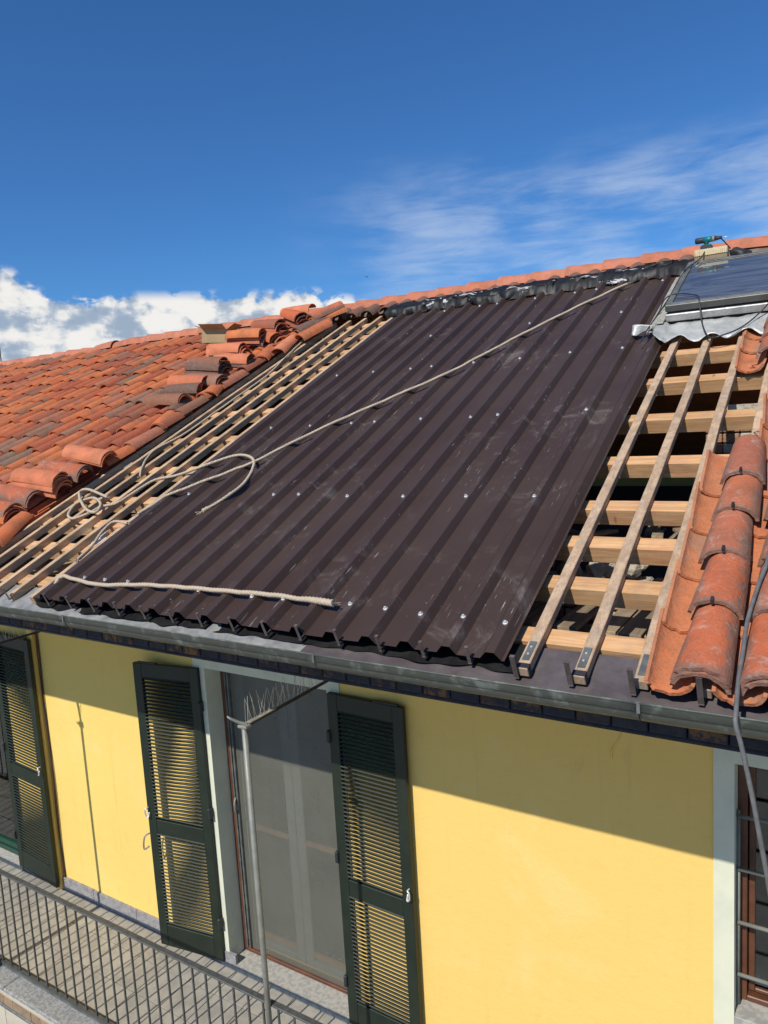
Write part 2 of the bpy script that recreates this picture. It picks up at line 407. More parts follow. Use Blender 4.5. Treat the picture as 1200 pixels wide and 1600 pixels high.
mfloor = simple('balcony_tile', (.36, .33, .27), (.27, .25, .21), 9, .75, bump=.2, bsc=70, dist=.004, objvar=.06)
mgrout = simple('grout', (.16, .15, .13), (.12, .11, .10), 20, .95, bump=.2)
mslab = simple('granite_slab', (.33, .32, .29), (.20, .20, .19), 55, .85, bump=.5, bsc=110, lo=.42, hi=.6, dist=.006)
mcream = simple('cream_paving', (.52, .46, .35), (.44, .39, .30), 5, .85, bump=.15)
mground = simple('courtyard', (.36, .32, .26), (.29, .26, .21), 3, .95, bump=.3)
mcurtain = simple('pale_curtain', (.55, .56, .52), (.45, .46, .43), 6, .9, bump=.1, stretch=(8, 8, .3))
mwhitew = simple('grey_white_wood', (.30, .31, .28), (.24, .25, .22), 8, .6, bump=.05)
moak = simple('orange_wood', (.42, .22, .10), (.33, .16, .07), 8, .55, bump=.05)

def sheet_mat():
    m, b, bs = mat_begin('brown_sheet')
    v = obj_vec(b, False)
    base = b.mix(b.smooth(b.noise(v, 1.3, 4, .5), .3, .7), (.049, .029, .0225), (.060, .0385, .030))
    # dust, footmarks and drag scratches
    du = b.noise(v, 4.2, 9, .72, .8); zone = b.noise(b.mapping(v, loc=(4, 2, 0)), 1.1, 3, .5)
    dust = b.math('MULTIPLY', b.smooth(du, .52, .78), b.smooth(zone, .44, .62))
    base = b.mix(b.math('MULTIPLY', dust, .38), base, (.30, .27, .25))
    sp = b.n('ShaderNodeTexVoronoi'); sp.inputs['Scale'].default_value = 16; b.put(sp.inputs['Vector'], v)
    gate = b.smooth(b.noise(v, 2.3, 2, .5), .56, .62)
    base = b.mix(b.math('MULTIPLY', b.smooth(sp.outputs['Distance'], .10, .05), b.math('MULTIPLY', gate, .5)), base, (.42, .39, .36))
    sc1 = b.noise(b.mapping(v, rot=(0, 0, R(28)), scale=(70, 3, 3)), 1.5, 4, .7, .7)
    scg = b.smooth(b.noise(b.mapping(v, loc=(9, 1, 3)), 2.1, 3, .5), .50, .60)
    base = b.mix(b.math('MULTIPLY', b.smooth(sc1, .64, .69), b.math('MULTIPLY', scg, .8)), base, (.40, .37, .35))
    sc2 = b.noise(b.mapping(v, rot=(0, 0, R(-50)), scale=(60, 4, 4)), 1.5, 4, .7, 1.1)
    base = b.mix(b.math('MULTIPLY', b.smooth(sc2, .66, .70), b.math('MULTIPLY', scg, .45)), base, (.36, .33, .31))
    b.put(bs.inputs['Base Color'], base)
    b.put(bs.inputs['Roughness'], b.math('ADD', .36, b.math('MULTIPLY', b.math('ADD', dust, b.math('MULTIPLY', du, .3)), .4)))
    bs.inputs['Specular IOR Level'].default_value = .36
    bp = b.n('ShaderNodeBump'); bp.inputs['Strength'].default_value = .12; bp.inputs['Distance'].default_value = .02
    b.put(bp.inputs['Height'], b.noise(v, 3.5, 3, .5)); b.put(bs.inputs['Normal'], bp.outputs[0]); return m
msheet = sheet_mat()

def fascia_mat():
    m, b, bs = mat_begin('rusty_fascia')
    v = obj_vec(b)
    n1 = b.noise(v, 22, 7, .75); oi = b.n('ShaderNodeObjectInfo')
    c = b.mix(b.smooth(n1, .35, .65), (.014, .016, .026), (.035, .033, .036))
    amt = b.smooth(oi.outputs['Random'], .35, .9)
    c = b.mix(b.math('MULTIPLY', b.smooth(b.noise(v, 14, 8, .8), .47, .62), amt), c, (.24, .11, .035))
    b.put(bs.inputs['Base Color'], c); bs.inputs['Roughness'].default_value = .85
    bp = b.n('ShaderNodeBump'); bp.inputs['Strength'].default_value = .6; bp.inputs['Distance'].default_value = .01
    b.put(bp.inputs['Height'], n1); b.put(bs.inputs['Normal'], bp.outputs[0]); return m
mfas = fascia_mat()

def screen_mat():
    """fine insect screen: a weave that lets about half the light through"""
    m, b, bs = mat_begin('insect_screen'); nt = m.node_tree
    df = b.n('ShaderNodeBsdfDiffuse'); df.inputs[0].default_value = (.165, .165, .13, 1)
    gl = b.n('ShaderNodeBsdfGlossy'); gl.inputs[0].default_value = (.5, .5, .5, 1); gl.inputs[1].default_value = .55
    tr = b.n('ShaderNodeBsdfTransparent'); tr.inputs[0].default_value = (1, 1, 1, 1)
    v = obj_vec(b, False)
    f = b.smooth(b.noise(v, 1.6, 5, .6), .3, .7, .60, .72)
    mx = b.n('ShaderNodeMixShader'); mx.inputs[0].default_value = .12
    nt.links.new(df.outputs[0], mx.inputs[1]); nt.links.new(gl.outputs[0], mx.inputs[2])
    m2 = b.n('ShaderNodeMixShader'); b.put(m2.inputs[0], f)
    nt.links.new(tr.outputs[0], m2.inputs[1]); nt.links.new(mx.outputs[0], m2.inputs[2])
    out = [x for x in nt.nodes if x.type == 'OUTPUT_MATERIAL'][0]; nt.links.new(m2.outputs[0], out.inputs[0]); return m
mscreen = screen_mat()
def glass_mat(name, tint, rough=.02, tr=.0):
    m, b, bs = mat_begin(name); nt = m.node_tree
    tp = b.n('ShaderNodeBsdfTransparent'); tp.inputs[0].default_value = (*tint, 1)
    gl = b.n('ShaderNodeBsdfGlossy'); gl.inputs[1].default_value = rough; gl.inputs[0].default_value = (.9, .95, 1, 1)
    fr = b.n('ShaderNodeFresnel'); fr.inputs[0].default_value = 1.55
    f = b.math('MULTIPLY', fr.outputs[0], 1.7, clamp=True)
    v = obj_vec(b, False)
    if tr:
        dd = b.n('ShaderNodeBsdfDiffuse'); dd.inputs[0].default_value = (.36, .39, .42, 1)
        m0 = b.n('ShaderNodeMixShader'); b.put(m0.inputs[0], b.math('MULTIPLY', b.smooth(b.noise(b.mapping(v, scale=(.8, 5, 1)), 2.2, 7, .7, .8), .35, .7, .35, 1), tr))
        nt.links.new(tp.outputs[0], m0.inputs[1]); nt.links.new(dd.outputs[0], m0.inputs[2]); a = m0.outputs[0]
    else: a = tp.outputs[0]
    mx = b.n('ShaderNodeMixShader'); b.put(mx.inputs[0], f)
    nt.links.new(a, mx.inputs[1]); nt.links.new(gl.outputs[0], mx.inputs[2])
    out = [x for x in nt.nodes if x.type == 'OUTPUT_MATERIAL'][0]; nt.links.new(mx.outputs[0], out.inputs[0]); return m
mglass = glass_mat('window_glass', (.55, .60, .58))
mskyglass = glass_mat('skylight_glass', (.16, .20, .21), .03, .42)

# ================================================================== SETTING: ground, facade, roof body
bm = bmesh.new(); add_box(bm, (0, 0, -.05), (3000, 3000, .1)); g = link('ground', fin(bm), mground)
tag(g, 'grey courtyard ground far below the balcony', 'ground', kind='structure')

XL, XR = -16.0, 1.4
FZ = 4.0
facade = empty('facade_wall', (0, 0, 0), 'yellow rendered house wall with pale door surrounds under the eaves', 'wall', kind='structure')
holes = [(-9.3, -7.30, 4.02, 6.60), (-4.30, -3.08, 4.02, 6.607), (-.452, .75, 5.12, 6.607)]
def wall_mesh(x0, x1, z0, z1, holes, y0=0.0, y1=.35):
    xs = sorted({x0, x1, *[h[0] for h in holes], *[h[1] for h in holes]})
    zs = sorted({z0, z1, *[h[2] for h in holes], *[h[3] for h in holes]})
    bm = bmesh.new()
    inside = lambda x, z: any(h[0] < x < h[1] and h[2] < z < h[3] for h in holes)
    def quad(a, b_, c, d): bm.faces.new([bm.verts.new(p) for p in (a, b_, c, d)])
    solid = {}
    for i in range(len(xs)-1):
        for k in range(len(zs)-1):
            solid[i, k] = not inside((xs[i]+xs[i+1])/2, (zs[k]+zs[k+1])/2)
    for (i, k), s_ in solid.items():
        if not s_: continue
        a, b_, c, d = xs[i], xs[i+1], zs[k], zs[k+1]
        quad((a, y0, c), (b_, y0, c), (b_, y0, d), (a, y0, d)); quad((b_, y1, c), (a, y1, c), (a, y1, d), (b_, y1, d))
        if not solid.get((i-1, k), False): quad((a, y1, c), (a, y0, c), (a, y0, d), (a, y1, d))
        if not solid.get((i+1, k), False): quad((b_, y0, c), (b_, y1, c), (b_, y1, d), (b_, y0, d))
        if not solid.get((i, k-1), False): quad((a, y1, c), (b_, y1, c), (b_, y0, c), (a, y0, c))
        if not solid.get((i, k+1), False): quad((a, y0, d), (b_, y0, d), (b_, y1, d), (a, y1, d))
    bmesh.ops.remove_doubles(bm, verts=bm.verts, dist=1e-5)
    return fin(bm)
link('wall', wall_mesh(XL, XR, 0, 7.200, holes), mwall, facade)
# raised painted surrounds (front faces 6 mm proud) and reveals
def surround(x0, x1, ztop, zbot, ox0, ox1, ohead, side0=True, side1=True):
    bm = bmesh.new(); y = -.012
    if side0: add_box(bm, ((x0+ox0)/2, y/2, (zbot+ztop)/2), (ox0-x0, -y, ztop-zbot))
    if side1: add_box(bm, ((x1+ox1)/2, y/2, (zbot+ztop)/2), (x1-ox1, -y, ztop-zbot))
    add_box(bm, ((ox0+ox1)/2, y/2, (ohead+ztop)/2), (ox1-ox0, -y, ztop-ohead))
    # reveal linings
    t = .004
    if side0: add_box(bm, (ox0+t/2, .113, (zbot+ohead)/2), (t, .250, ohead-zbot))
    if side1: add_box(bm, (ox1-t/2, .113, (zbot+ohead)/2), (t, .250, ohead-zbot))
    add_box(bm, ((ox0+ox1)/2, .113, ohead-t/2), (ox1-ox0-2*t, .250, t))
    link('surround', fin(bm), msur, facade)
surround(-4.42, -2.974, 7.199, 4.0, -4.30, -3.08, 6.607)
surround(-9.5, -7.22, 7.199, 4.0, -9.3, -7.30, 6.60)
surround(-.55, .86, 7.199, 4.0, -.452, .75, 6.607)
# skirting stones
x = -16.0
rr = random.Random(3)
sk = None
while x < 1.3:
    L_ = .62; gap = any(h[0]-.12 < x+L_/2 < h[1]+.12 for h in holes[:2])
    if not gap:
        box('skirting', (x+L_/2, -.011, 4.065+rr.uniform(-.004, .004)), (L_-.006, .022, .13), mskirt, facade)
    x += L_
# patched crack on the wall
bm = bmesh.new()
pts = [Vector((-1.06+.03*math.sin(i*1.3)+.012*noise.noise(Vector((i*.7, 0, 0))), -.003, 6.95-.05*i)) for i in range(10)]
tube_bm(bm, pts, .006, 5, lambda t: .4+.6*abs(math.sin(t*9)))
link('patched_crack', fin(bm), mwall, facade)
# painted cable trunking at the house joint
tr_ = [Vector((-6.585, -.02, 4.0)), Vector((-6.58, -.02, 5.5)), Vector((-6.575, -.02, 7.3))]
tr = empty('cable_duct', (-6.58, 0, 4.0), 'yellow painted cable duct with thin wires running down beside the far shutter', 'duct')
box('duct', (-6.60, -.024, 5.65), (.075, .048, 3.3), mwall, tr, bev=.01)
for dx, rd in ((.02, .005), (.036, .006), (-.05, .006)):
    tube('wire', [(-6.56+dx+.008*math.sin(k*1.7+dx*90), -.012, 4.02+k*.4) for k in range(9)], rd, mcordb if dx > .03 else mbrownf, tr, 5, 4)

# sill/threshold stones
def stone(name, x0, x1, y0, y1, z0, z1, label, cat='threshold'):
    o = box(name, ((x0+x1)/2, (y0+y1)/2, (z0+z1)/2), (x1-x0, y1-y0, z1-z0), mstone, bev=.004)
    return tag(o, label, cat, kind='structure')
stone('threshold', -4.38, -3.0, -.04, .24, 4.0, 4.04, 'grey granite threshold slab under the screened balcony door')
stone('threshold', -9.4, -7.24, -.04, .24, 4.0, 4.05, 'grey granite threshold slab of the far green framed door')
stone('window_sill', -.449, .747, -.012, .24, 5.10, 5.15, 'grey stone sill of the barred window at the right edge', 'window sill')

# ---- doors and windows
def frame_bm(x0, x1, z0, z1, y, wd, dp):
    bm = bmesh.new()
    add_box(bm, (x0+wd/2, y, (z0+z1)/2), (wd, dp, z1-z0), bev=.004); add_box(bm, (x1-wd/2, y, (z0+z1)/2), (wd, dp, z1-z0), bev=.004)
    add_box(bm, ((x0+x1)/2, y-.001, z1-wd/2), (x1-x0-2*wd, dp, wd), bev=.004); add_box(bm, ((x0+x1)/2, y-.001, z0+wd*.35), (x1-x0-2*wd, dp, wd*.7), bev=.004)
    return bm
door = empty('balcony_door', (-3.69, .2, 4.04), 'balcony door with brown frame behind a grey insect screen, between open green shutters', 'door')
link('frame', fin(frame_bm(-4.296, -3.084, 4.04, 6.603, .19, .045, .07)), mbrownf, door)
bm = bmesh.new(); add_box(bm, (-4.222, .165, 5.31), (.018, .02, 2.46)); add_box(bm, (-4.246, .160, 5.31), (.014, .02, 2.46)); link('screen_guide', fin(bm), mzinc, door)
bm = bmesh.new(); bm.faces.new([bm.verts.new(p) for p in ((-4.21, .175, 4.07), (-3.13, .175, 4.07), (-3.13, .175, 6.56), (-4.21, .175, 6.56))])
link('insect_screen', fin(bm), mscreen, door)
hd = tube('handle', [(-4.235, .15, 5.30), (-4.225, .125, 5.34), (-4.225, .12, 5.40), (-4.235, .15, 5.44)], .008, mpole, door, 6, 4)
for x0, x1 in ((-4.24, -3.69), (-3.685, -3.13)):
    lf = link('door_leaf', fin(frame_bm(x0, x1, 4.06, 6.56, .27, .085, .05)), mwhitew, door)
    box('glass_pane', ((x0+x1)/2, .27, 5.83), (x1-x0-.17, .006, 1.30), mglass, lf)
    box('cross_rail', ((x0+x1)/2, .262, 5.15), (x1-x0-.172, .04, .022), moak, lf)
    box('glass_pane', ((x0+x1)/2, .27, 4.66), (x1-x0-.17, .006, .88), mglass, lf)
    box('bottom_rail', ((x0+x1)/2, .262, 4.17), (x1-x0-.172, .04, .02), moak, lf)
    bmc = bmesh.new(); nfold = 22
    vs = [[bmc.verts.new((x0+.10+(x1-x0-.20)*i/nfold, .34+.012*math.sin(i*1.5), z)) for i in range(nfold+1)] for z in ((4.15, 6.45))]
    for i in range(nfold): bmc.faces.new((vs[0][i], vs[0][i+1], vs[1][i+1], vs[1][i]))
    if x1 > -3.2: link('curtain', fin(bmc, True), mcurtain, door)
    else: bmc.free()

door2 = empty('far_door', (-8.3, .2, 4.05), 'dark green framed glazed door at the far left end of the balcony', 'door')
link('frame', fin(frame_bm(-9.296, -7.304, 4.05, 6.596, .10, .075, .07)), mgreenl, door2)
lf = link('door_leaf', fin(frame_bm(-8.40, -7.385, 4.11, 6.51, .105, .07, .05)), mgreenl, door2)
box('glass_pane', (-7.89, .11, 5.30), (.87, .006, 2.24), mglass, lf)
bmc = bmesh.new(); vs = [[bmc.verts.new((-8.35+.95*i/24, .17+.012*math.sin(i*1.9), z)) for i in range(25)] for z in ((4.15, 6.45))]
for i in range(24): bmc.faces.new((vs[0][i], vs[0][i+1], vs[1][i+1], vs[1][i]))
link('curtain', fin(bmc, True), mcurtain, door2)

win = empty('barred_window', (.15, .15, 5.15), 'brown framed window with four horizontal guard bars at the right edge', 'window')
link('frame', fin(frame_bm(-.448, .746, 5.15, 6.603, .17, .048, .07)), mbrownf, win)
lf = link('casement', fin(frame_bm(-.395, .145, 5.20, 6.545, .185, .032, .045)), mbrownf, win)
box('glass_pane', (-.125, .185, 5.87), (.474, .006, 1.27), mglass, lf)
lf = link('casement', fin(frame_bm(.155, .685, 5.20, 6.54, .18, .06, .05)), mbrownf, win)
box('glass_pane', (.42, .18, 5.87), (.41, .006, 1.22), mglass, lf)
bmc = bmesh.new(); vs = [[bmc.verts.new((-.28+.95*i/30, .27+.014*math.sin(i*1.3), z)) for i in range(31)] for z in ((5.2, 6.5))]
for i in range(30): bmc.faces.new((vs[0][i], vs[0][i+1], vs[1][i+1], vs[1][i]))
link('curtain', fin(bmc, True), mcurtain, win)
bm = bmesh.new(); tube_bm(bm, [Vector((-.438, .085, 5.16)), Vector((-.438, .085, 6.30))], .010, 6); link('guard_post', fin(bm), mpole, win)
for z in (5.348, 5.658, 5.970, 6.275):
    bm = bmesh.new(); tube_bm(bm, [Vector((-.44, .07, z)), Vector((.74, .07, z))], .011, 8); link('guard_bar', fin(bm), mpole, win)
# rooms behind the openings
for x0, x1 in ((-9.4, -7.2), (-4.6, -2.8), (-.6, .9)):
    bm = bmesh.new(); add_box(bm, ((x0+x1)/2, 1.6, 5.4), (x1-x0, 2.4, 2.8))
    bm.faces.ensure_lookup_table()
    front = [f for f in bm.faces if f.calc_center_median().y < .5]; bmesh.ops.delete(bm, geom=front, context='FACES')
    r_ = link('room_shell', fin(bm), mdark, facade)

# ---- louvred shutters
def slat_mesh(wd):
    bm = bmesh.new()
    add_box(bm, (0, 0, 0), (wd, .049, .0098), Matrix.Rotation(R(-38), 4, 'X'))
    return fin(bm, name='slat')
def make_shutter(hx, hy, ang, wd, z0, z1, label, hinge_right, latch=True, worn=False):
    """leaf in its own frame: local x from hinge 0 to wd"""
    sgn = -1 if hinge_right else 1
    mw = Matrix.Translation((hx, hy, z0)) @ Matrix.Rotation(ang, 4, 'Z')
    root = empty('louvred_shutter', None, label, 'shutter', 'open green louvred shutters on the yellow wall', mw=mw)
    H = z1-z0; sw = .085; tk = .036
    def part(name, c, d, mt=mgreen, bev=.003):
        o = box(name, (sgn*c[0], c[1], c[2]), d, mt, None, None, bev); o.parent = root; return o
    part('stile', (sw/2, 0, H/2), (sw, tk, H)); part('stile', (wd-sw/2, 0, H/2), (sw, tk, H))
    mr0, mr1 = 1.08*H/2.55-.04, 1.08*H/2.55+.09
    inner = wd-2*sw
    part('rail', (wd/2, .0005, .10), (inner, tk-.003, .20)); part('rail', (wd/2, .0005, (mr0+mr1)/2), (inner, tk-.003, mr1-mr0)); part('rail', (wd/2, .0005, H-.06), (inner, tk-.003, .12))
    me = slat_mesh(inner+.004); me.materials.append(mgreen)
    for a, b_ in ((.20, mr0), (mr1, H-.12)):
        n = int((b_-a)/.0310); st = (b_-a)/n
        for i in range(n):
            o = bpy.data.objects.new('slat', me); C.objects.link(o); o.parent = root
            o.location = (sgn*wd/2, .0, a+st*(i+.5))
    for z in (.35, H/2+.05, H-.32):                                   # hinges
        part('hinge', (.0, -.012, z), (.028, .05, .09), mrub, .006)
    part('top_stay', (wd*.78, -.004, H+.006), (.20, .022, .012), mrub, .002)
    if latch:
        bm = bmesh.new(); q = [Vector((sgn*(wd-.02), -.022, H*.50)), Vector((sgn*(wd-.02), -.05, H*.50)), Vector((sgn*(wd-.005), -.055, H*.495)), Vector((sgn*(wd-.01), -.05, H*.475)), Vector((sgn*(wd-.03), -.045, H*.47)), Vector((sgn*(wd-.03), -.03, H*.485))]
        tube_bm(bm, spline(q, 4), .006, 6); o = link('latch_ring', fin(bm), msteel); o.parent = root
    return root
s1 = make_shutter(-4.345, -.028, R(8.5), .66, 4.045, 6.60, 'open green shutter hinged left of the screened door, standing a little off the wall', True)
s2 = make_shutter(-3.055, -.034, R(-1.5), .63, 4.03, 6.60, 'open green shutter right of the screened door, crossed by the pole shadow', False)
s3 = make_shutter(-7.265, -.030, R(-4.5), .72, 4.06, 6.60, 'open green shutter at the far left, beside the yellow cable duct', False)
for r0, h0, wd in ((s1, -1, .66),):
    bm = bmesh.new(); tube_bm(bm, spline([Vector((-wd-.01, .02, 1.02)), Vector((-wd-.05, -.03, 1.00)), Vector((-wd-.05, -.05, .90)), Vector((-wd-.01, -.03, .92))], 4), .007, 6)
    o = link('wall_catch', fin(bm), mpole); o.parent = r0

# ---- balcony
balc = empty('balcony_floor', (0, 0, 4.0), 'balcony floor of beige tiles with a granite edge slab', 'balcony floor', kind='structure')
box('slab', (-5.9, -.54, 3.77), (9.0, 1.08, .34), mgrout, balc)
box('bedding', (-5.9, -.45, 3.963), (9.0, .90, .045), mgrout, balc)
TS = .30
me_t = None
xx = -9.9; k = 0
while xx < -1.6:
    for j in range(3):
        if me_t is None:
            bm = bmesh.new(); add_box(bm, (0, 0, 0), (TS-.006, TS-.006, .014), bev=.0015); me_t = fin(bm); me_t.materials.append(mfloor)
        o = bpy.data.objects.new('floor_tile', me_t); C.objects.link(o)
        o.location = (xx+TS/2, -.152-TS*j, 3.993+random.uniform(-.0006, .0006)); o.parent = balc; o.matrix_parent_inverse = balc.matrix_world.inverted()
    xx += TS
for i in range(9):
    box('edge_slab', (-10.2+i*1.25, -1.002, 3.9745), (1.244, .196, .060), mslab, balc, bev=.008)
box('kerb', (-6.0, -.925, 4.012), (9.5, .05, .028), mzinc, balc)
rail = empty('balcony_railing', (-5, -.94, 4.0), 'grey metal balcony railing with thin upright bars', 'railing')
box('handrail', (-5.1, -.94, 4.915), (8.8, .042, .014), mrail, rail, bev=.003)
box('bottom_rail', (-5.1, -.94, 4.045), (8.8, .03, .012), mrail, rail)
bm = bmesh.new(); add_box(bm, (0, 0, 0), (.0115, .0115, .885)); me_b = fin(bm); me_b.materials.append(mrail)
for i in range(69):
    X = -5.944-.1262*30+.1262*i
    o = bpy.data.objects.new('bar', me_b); C.objects.link(o); o.location = (X, -.94, 4.468); o.parent = rail; o.matrix_parent_inverse = rail.matrix_world.inverted()
# poles with spiked arms
def spiked_pole(X, ztop, lab):
    r0 = empty('spiked_pole', (X, -.94, 4.0), lab, 'pole', 'poles carrying bird spike arms')
    bm = bmesh.new(); tube_bm(bm, [Vector((X, -.975, 4.0)), Vector((X, -.975, ztop))], .0175, 12); link('pole', fin(bm), mpole, r0)
    bm = bmesh.new()
    add_box(bm, (X, -.975, ztop+.006), (.07, .05, .02), bev=.005)
    tube_bm(bm, spline([Vector((X+.01, -.96, ztop+.01)), Vector((X-.02, -.99, ztop+.03)), Vector((X-.055, -1.03, ztop+.065)), Vector((X-.075, -1.03, ztop+.075))], 4), .013, 6, lambda t: 1.1-.75*t)
    link('bracket', fin(bm), mpole, r0)
    box('arm', (X+.003, -.47, ztop+.003), (.016, .93, .016), mrub, r0)
    box('arm_bracket', (X+.003, -.84, ztop+.016), (.03, .26, .006), mplas, r0)
    rs = random.Random(int(X*100))
    for i in range(46):
        y = -.965+.02*i; lean = (-1)**i*rs.uniform(.018, .04); ht = rs.uniform(.13, .175)
        bm = bmesh.new(); tube_bm(bm, [Vector((X+.003, y, ztop+.012)), Vector((X+.003+lean, y+rs.uniform(-.05, .05), ztop+ht))], .0019, 3, cap=False)
        link('spike', fin(bm), mwire, r0)
spiked_pole(-2.965, 6.735, 'pale painted pole in front of the screened door with a spiked arm at its top')
spiked_pole(-6.10, 6.775, 'pale painted pole at the far left of the balcony with a spiked arm')

# moulded cornice on the outer face of the balcony slab
led = empty('balcony_cornice', (-6, -1.1, 3.7), 'outer face of the balcony slab with a cream strip, brown boards and a grey moulding', 'cornice', kind='structure')
box('cream_strip', (-6.0, -1.094, 3.958), (9.5, .016, .030), mcream, led, bev=.002)
me_d = None
for i in range(70):
    if me_d is None:
        bm = bmesh.new(); add_box(bm, (0, 0, 0), (.122, .018, .085), bev=.002); me_d = fin(bm); me_d.materials.append(mdeck)
    o = bpy.data.objects.new('board', me_d); C.objects.link(o); o.location = (-10.3+.126*i, -1.092+random.uniform(-.0015, .0015), 3.898); o.parent = led; o.matrix_parent_inverse = led.matrix_world.inverted()
bm = bmesh.new(); tube_bm(bm, [Vector((-10.4, -1.102, 3.845)), Vector((-1.4, -1.102, 3.845))], .014, 8); link('moulding', fin(bm), mzinc, led)
for i in range(24):
    box('face_slab', (-10.2+.38*i, -1.092, 3.70), (.374, .018, .26), mcream, led)

# dark tubular rail at the lower right corner, nearer the camera
tag(tube('scaffold_tube', [(-.34, -.62, 4.45), (-.06, -.30, 5.02)], .024, mrub, None, 10, 1), 'dark metal tube end poking in at the lower right corner', 'tube')

# ================================================================== EAVES: fascia, gutter, soffit, flashing
fas = empty('eaves_fascia', (-5, -1.25, 7.2), 'dark rust stained eaves board of small blocks under the gutter', 'fascia', kind='structure')
box('fascia_backing', (-7.3, -1.155, 7.27), (17.4, .03, .13), mfas, fas)
bm = bmesh.new(); add_box(bm, (0, 0, 0), (.136, .034, .104), bev=.005); me_f = fin(bm); me_f.materials.append(mfas)
i = 0; X = 1.3
while X > -15.9:
    o = bpy.data.objects.new('block', me_f); C.objects.link(o); o.location = (X, -1.188+random.uniform(-.002, .002), 7.281); o.parent = fas; o.matrix_parent_inverse = fas.matrix_world.inverted()
    X -= .142
bm = bmesh.new(); tube_bm(bm, [Vector((XL, -1.184, 7.218)), Vector((XR, -1.184, 7.218))], .015, 8); link('bottom_roll', fin(bm), mfas, fas)
sof = box('soffit', (-7.3, -.585, 7.208), (17.4, 1.165, .012), mboard); tag(sof, 'old boards closing the underside of the eaves', 'soffit', kind='structure')

gut = empty('gutter', (-5, -1.28, 7.33), 'grey zinc gutter with a rolled lip along the eaves', 'gutter')
def gutter_bm(x0, x1):
    bm = bmesh.new(); prof = []
    yl, yb, zl = -1.34, -1.215, 7.404
    prof += [(yl+.004, zl-.010), (yl+.001, zl-.002), (yl-.005, zl), (yl-.007, zl-.006), (yl-.003, zl-.010), (yl, zl-.014), (yl, zl-.038), (yl+.008, zl-.042), (yl+.010, zl-.052),
             (yl+.022, zl-.074), (yl+.042, zl-.090), (yl+.066, zl-.097), (yl+.090, zl-.094), (yb, zl-.080)]
    n = max(2, int((x1-x0)/.10)); rows = []
    for i in range(n+1):
        X = x0+(x1-x0)*i/n; sag = .004*math.sin(X*1.1)+.002*noise.noise(Vector((X*5, 0, 0)))
        rows.append([bm.verts.new((X, y+.0025*noise.noise(Vector((X*3, y*20, 1))), z+sag)) for y, z in prof])
    for a, b_ in zip(rows, rows[1:]):
        for k in range(len(prof)-1): bm.faces.new((a[k], a[k+1], b_[k+1], b_[k]))
    me = fin(bm, True); return me
xs = [-16, -14, -12.0, -10.0, -8.0, -5.75, -4.05, -2.12, -.62, XR]
for a, b_ in zip(xs, xs[1:]):
    o = link('gutter_length', gutter_bm(a, b_-.004), mzincold, gut)
    m_ = o.modifiers.new('thick', 'SOLIDIFY'); m_.thickness = .002
    cb = bmesh.new(); add_box(cb, (b_, -1.3435, 7.380), (.012, .005, .044)); link('joint_band', fin(cb), mzinc, gut)

# wavy zinc / brown flashing that runs from under the battens into the gutter
def flash(name, x0, x1, mt, wav, label, lip0=None):
    bm = bmesh.new(); n = int((x1-x0)/.02); rows = []
    prof = [(.20, -.056), (.12, -.056), (.02, -.057), (-.04, -.058), (-.085, -.060), (-.108, -.066)]
    for i in range(n+1):
        X = x0+(x1-x0)*i/n; r = []
        for j, (s, h) in enumerate(prof):
            nz = noise.noise(Vector((X*4.2, s*9, 3.3)))
            amp = wav*(1 if j in (2, 3, 4) else .35)
            r.append(bm.verts.new(W(X, s+.5*amp*noise.noise(Vector((X*9, 2, j))), h+amp*nz)))
        rows.append(r)
    for a, b_ in zip(rows, rows[1:]):
        for k in range(len(prof)-1): bm.faces.new((a[k], b_[k], b_[k+1], a[k+1]))
    o = link(name, fin(bm, True), mt); tag(o, label, 'flashing', 'eaves flashings'); return o
flash('flashing', -2.32, XR, mflash, .014, 'smooth brown metal flashing between the right battens and the gutter')
mlead2 = simple('weathered_lead', (.34, .34, .32), (.20, .20, .19), 11, .5, .2, bump=.4, bsc=18, dist=.02)
flash('flashing', XL, -2.30, mlead2, .016, 'crumpled grey lead flashing along the left gutter')
bm = bmesh.new(); prng = random.Random(5)
for X in [-2.4-.0-.43*i+prng.uniform(-.04, .04) for i in range(9)]:
    pass
bm.free()
# crumpled second strip under the metal sheets
bm = bmesh.new(); rows = []
for i in range(181):
    X = -4.62+i*.0195
    wv = .003*math.sin(X*29.3)+.016*noise.noise(Vector((X*8, 0, 0)))
    rows.append([bm.verts.new(W(X, .20, -.052)), bm.verts.new(W(X, .05, -.050+wv*.4)), bm.verts.new(W(X, .012+.035*noise.noise(Vector((X*7, 3, 0))), -.048+wv*.5)), ])
for a, b_ in zip(rows, rows[1:]):
    for k in range(2): bm.faces.new((a[k], b_[k], b_[k+1], a[k+1]))
tag(link('under_strip', fin(bm, True), mblack), 'wavy black membrane edge in the shade below the brown metal sheets', 'flashing', 'eaves flashings')

